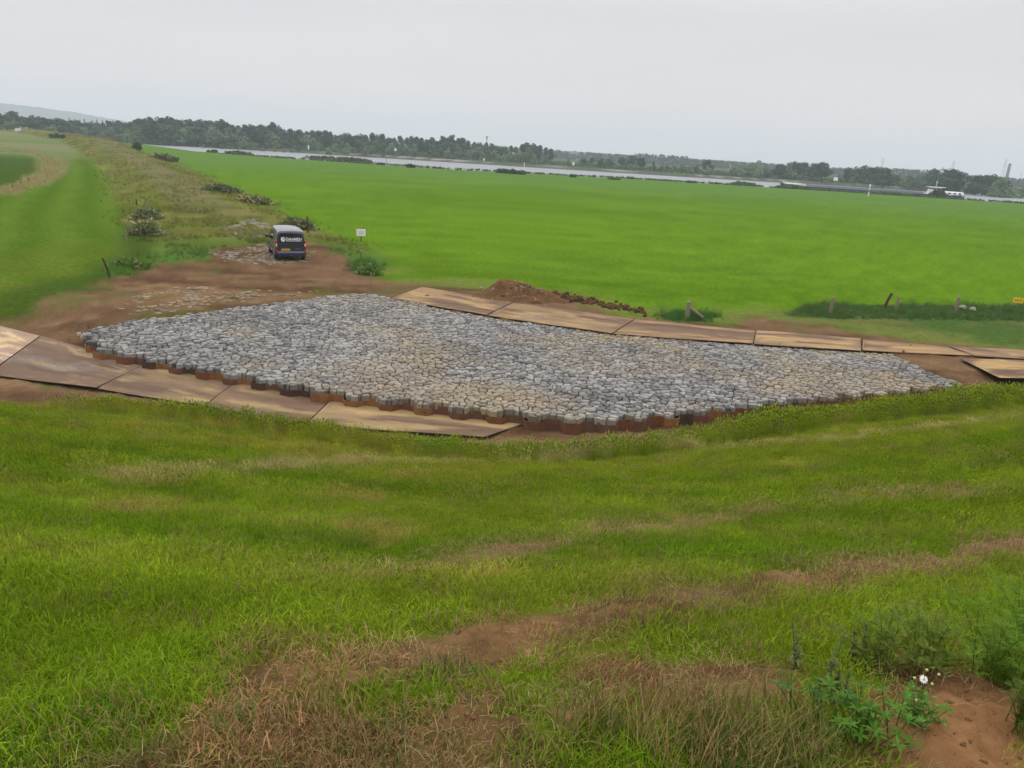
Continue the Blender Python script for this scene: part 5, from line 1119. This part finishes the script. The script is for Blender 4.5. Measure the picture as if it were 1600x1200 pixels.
def daisy(pt, root, rd, r=.012):
    mb = MB(); c = np.array(pt); ax = np.array([rd.uniform(-.2, .2), -.75, .65]); ax /= np.linalg.norm(ax); u = np.cross(ax, (0, 0, 1)); u /= np.linalg.norm(u); v = np.cross(ax, u)
    for k in range(13):
        a = k/13*6.283; d = u*math.cos(a)+v*math.sin(a); e_ = -u*math.sin(a)+v*math.cos(a); mb.add([c+d*r*.2-e_*r*.08, c+d*r*.2+e_*r*.08, c+d*r*.75+e_*r*.17-ax*.001, c+d*r*1.05-ax*.003, c+d*r*.75-e_*r*.17-ax*.001], [(0, 1, 2, 3, 4)])
    fl = mb.build('flower', mPet, root); m2 = MB(); m2.tube([c-ax*.002, c+ax*.003, c+ax*.005], [r*.3, r*.3, r*.12], 8); m2.build('flower_disc', mDsk, fl)
feathery(1560, 1070, .42, .38, 46, 'tall bright green feathery plant at the right edge of the soil', 1, A(94, 126, 34))
feathery(1600, 1010, .42, .30, 34, 'bright feathery plant behind the tall one at the right edge', 2, A(98, 128, 36))
feathery(1440, 1045, .30, .26, 32, 'grey green feathery plant above the bare red soil', 3, A(104, 124, 46))
feathery(1370, 1050, .30, .20, 22, 'feathery plant between the woolly stalks and the bare soil', 4, A(98, 118, 44))
feathery(1600, 1150, .24, .17, 20, 'low dark feathery plant at the right edge below the tall one', 8, A(84, 104, 36))
root, tips = feathery(1425, 1135, .16, .13, 18, 'low feathery chamomile with one white daisy flower', 5, A(98, 146, 60))
rdd = random.Random(4); q = onground(1425, 1135); tgt = march(1423, 1076); 
base = np.array([0, 0, .02]); tp = np.array([0.0, .0, .19]); sf = Fol(); sf.stem([base, tp*.5+np.array([.01, 0, 0]), tp], .0018, np.array(A(98, 140, 60))*1.4)
for dx, dz in ((-.035, .0), (.03, -.02), (.0, .035), (.045, .02), (-.01, -.09)):
    t2 = tp+np.array([dx, 0, dz]); sf.stem([tp*.6, t2], .0012, np.array(A(98, 140, 60))*1.4); MB().tube([t2, t2+np.array([0, -.003, .005]), t2+np.array([0, -.004, .009])], [.002, .0055, .003], 7).build('flower_bud', mat('bud_pale', A(225, 225, 150)), root)
sf.build('flower_stalks', root); daisy(tp, root, rdd, .0145)
def woolly(px, py, hgt, label, seed, col=A(122, 134, 84)):
    rd = random.Random(seed); root = empty('woolly_stalk_plant', onground(px, py), 0, label=label, cat='plant'); f = Fol(); st = Fol(); col = np.array(col)*1.5; lx, ly = rd.uniform(-.25, .25)*hgt, rd.uniform(-.2, .2)*hgt
    st.stem([(0, 0, 0), (lx*.5, ly*.5, hgt*.5), (lx, ly, hgt)], [.004, .003, .0015], col*.7)
    for k in range(110):
        t_ = rd.random()**.8; a = rd.uniform(0, 6.28); L = .030*(1-t_)+.010; f.leaf((lx*t_*t_, ly*t_*t_, hgt*t_), (math.cos(a), math.sin(a), rd.uniform(-.3, 1.2)+t_*.6), (0, 0, 1), L*rd.uniform(.7, 1.3), L*.38, col*rd.uniform(.65, 1.2))
    f.build('leaves', root); st.build('stem', root)
for q in ((1243, 1048, .20, 'grey woolly stalk standing highest in the olive grass', 1), (1285, 1090, .25, 'tallest pale woolly stalk right of the highest one', 2), (1332, 1030, .14, 'short woolly stalk left of the feathery plants', 3), (1345, 1028, .17, 'woolly stalk next to the feathery plants, right of the short one', 4), (1300, 1100, .14, 'thin low stalk right of the tallest pale one', 5), (1312, 1105, .15, 'thin pale stalk last before the leafy plant', 6)): woolly(*q)
def leafy(px, py, n, L, label, seed, col=A(92, 136, 46)):
    rd = random.Random(seed); root = empty('leafy_plant', onground(px, py), 0, label=label, cat='plant'); f = Fol(); st = Fol(); col = np.array(col)*1.15
    for k in range(n):
        a = rd.uniform(0, 6.28); r_ = rd.uniform(0, .16); b = np.array([math.cos(a)*r_*.4, math.sin(a)*r_*.4, 0]); t2 = np.array([math.cos(a)*r_, math.sin(a)*r_, rd.uniform(.05, .15)]); st.stem([b, t2], .002, col*.8)
        for j in range(6):
            aa = j*1.05+rd.uniform(0, .4); f.leaf(t2, (math.cos(aa), math.sin(aa), rd.uniform(.0, .5)), (0, 0, 1), L*rd.uniform(.6, 1.2), L*.28, col*rd.uniform(.65, 1.2))
    f.build('leaves', root); st.build('stems', root)
leafy(1340, 1165, 30, .046, 'broad leaved green plant at the bottom left of the red soil', 2); leafy(1275, 1140, 9, .04, 'smaller leafy plant left of the broad leaved one', 3, A(84, 128, 56)); leafy(1395, 1150, 6, .042, 'small leafy shoot touching the bare red soil', 5)
# dense tussocks of tall wiry grass in the soil zone
def tussock(px, py, n, rad, h, col, label, seed, lean=.35, w_=.003, heads=.15):
    rd = random.Random(seed); root = empty('grass_tussock', onground(px, py), 0, label=label, cat='grass tussock'); V = []; F = []; c = []
    for k in range(n):
        a = rd.uniform(0, 6.28); r_ = rad*math.sqrt(rd.random()); p = np.array([math.cos(a)*r_, math.sin(a)*r_, -.01]); az = rd.uniform(0, 6.28); d = np.array([math.cos(az), math.sin(az), 0]); sd = np.array([-d[1], d[0], 0]); hh = h*rd.uniform(.45, 1.1); th = lean*rd.uniform(.1, 1.4); b = len(V); cc = np.array(col)*1.5*rd.uniform(.5, 1.3)
        if rd.random() < .3: cc = np.array(A(176, 150, 98))*1.3*rd.uniform(.6, 1.2)
        for s_ in range(5):
            ww = w_*(1-(s_/4)**2)*.5+.0003; V += [p-sd*ww, p+sd*ww]; c += [cc, cc]
            if s_: F.append((b+2*s_-2, b+2*s_-1, b+2*s_+1, b+2*s_))
            if s_ < 4: p = p+(d*math.sin(th)+np.array([0, 0, math.cos(th)]))*hh/4; th += lean*.45*rd.uniform(.2, 1.6)
        if rd.random() < heads:
            for j in range(5):
                q = p-np.array([0, 0, hh*.03*j]); b = len(V); e_ = np.array([rd.uniform(-1, 1), rd.uniform(-1, 1), .6])*.010; V += [q, q+e_, q+e_*.5+np.array([.003, 0, 0])]; F.append((b, b+1, b+2)); c += [np.array(A(190, 165, 115))]*3
    link('blades', np_mesh('blades', V, F, False, np.array(c), mats=[mLeafN]), None, root)
G1 = A(112, 118, 60); G2 = A(84, 112, 52); G3 = A(140, 128, 76)
TS = [(1080, 1165, 420, .22, .19, G3, 'big wiry brown tussock in the middle of the foreground soil'), (1190, 1165, 480, .24, .19, G1, 'wide olive tussock left of the woolly stalks'), (1130, 1198, 260, .13, .14, G2, 'fresh green tussock at the bottom below the wiry brown one'), (1245, 1190, 260, .14, .13, G1, 'olive tussock at the bottom left of the leafy plant'), (920, 1130, 170, .12, .14, G1, 'loose olive tussock on bare soil left of the wiry brown one'), (820, 1190, 110, .10, .10, G1, 'thin tussock at the bottom centre'), (640, 1180, 200, .18, .08, G2, 'low green tussock at the bottom left of centre'), (480, 1190, 330, .24, .10, G1, 'wide olive tussock at the bottom left'), (560, 1200, 180, .15, .09, G1, 'olive tussock right of the wide one at the bottom left'), (1120, 975, 420, .34, .075, A(118, 132, 52), 'yellow green tussock on the sod edge above the wiry brown one'), (1210, 972, 420, .32, .08, A(126, 132, 50), 'yellowish tussock on the sod edge above the woolly stalks'), (1010, 990, 260, .24, .07, G1, 'olive tussock at the left end of the sod edge'), (1340, 945, 300, .3, .08, G2, 'dark green tussock above the feathery plants'), (40, 1185, 200, .2, .11, A(90, 128, 48), 'bright green tussock at the bottom left corner'), (178, 1125, 160, .12, .09, A(88, 132, 50), 'small bright tuft in the soil at lower left'), (370, 1130, 120, .08, .08, A(92, 140, 50), 'small bright tuft right of the lower left one'), (700, 1058, 200, .12, .10, A(86, 126, 50), 'green tuft on the soil left of the straw tuft')]
for i_, q in enumerate(TS): tussock(*q, 100+i_)
tussock(837, 1034, 220, .05, .06, A(205, 178, 115), 'dry straw coloured tuft fanning out of the soil', 300, lean=.9)
# ------------------------------------------------------------------ air
hz = MB().box((0, 0, 78), (10700, 10700, 170)).build('haze', [bpy.data.materials.new('haze_air')])
hm = hz.data.materials[0]; hm.use_nodes = True; t = hm.node_tree; t.nodes.clear(); o_ = N(t, 'ShaderNodeOutputMaterial'); v_ = N(t, 'ShaderNodeVolumePrincipled'); v_.inputs['Color'].default_value = (.82, .91, 1.0, 1); v_.inputs['Density'].default_value = .00035; v_.inputs['Anisotropy'].default_value = .2; t.links.new(v_.outputs[0], o_.inputs['Volume'])
tag(hz, 'thin pale haze in the air over the river plain', 'haze', kind='stuff')
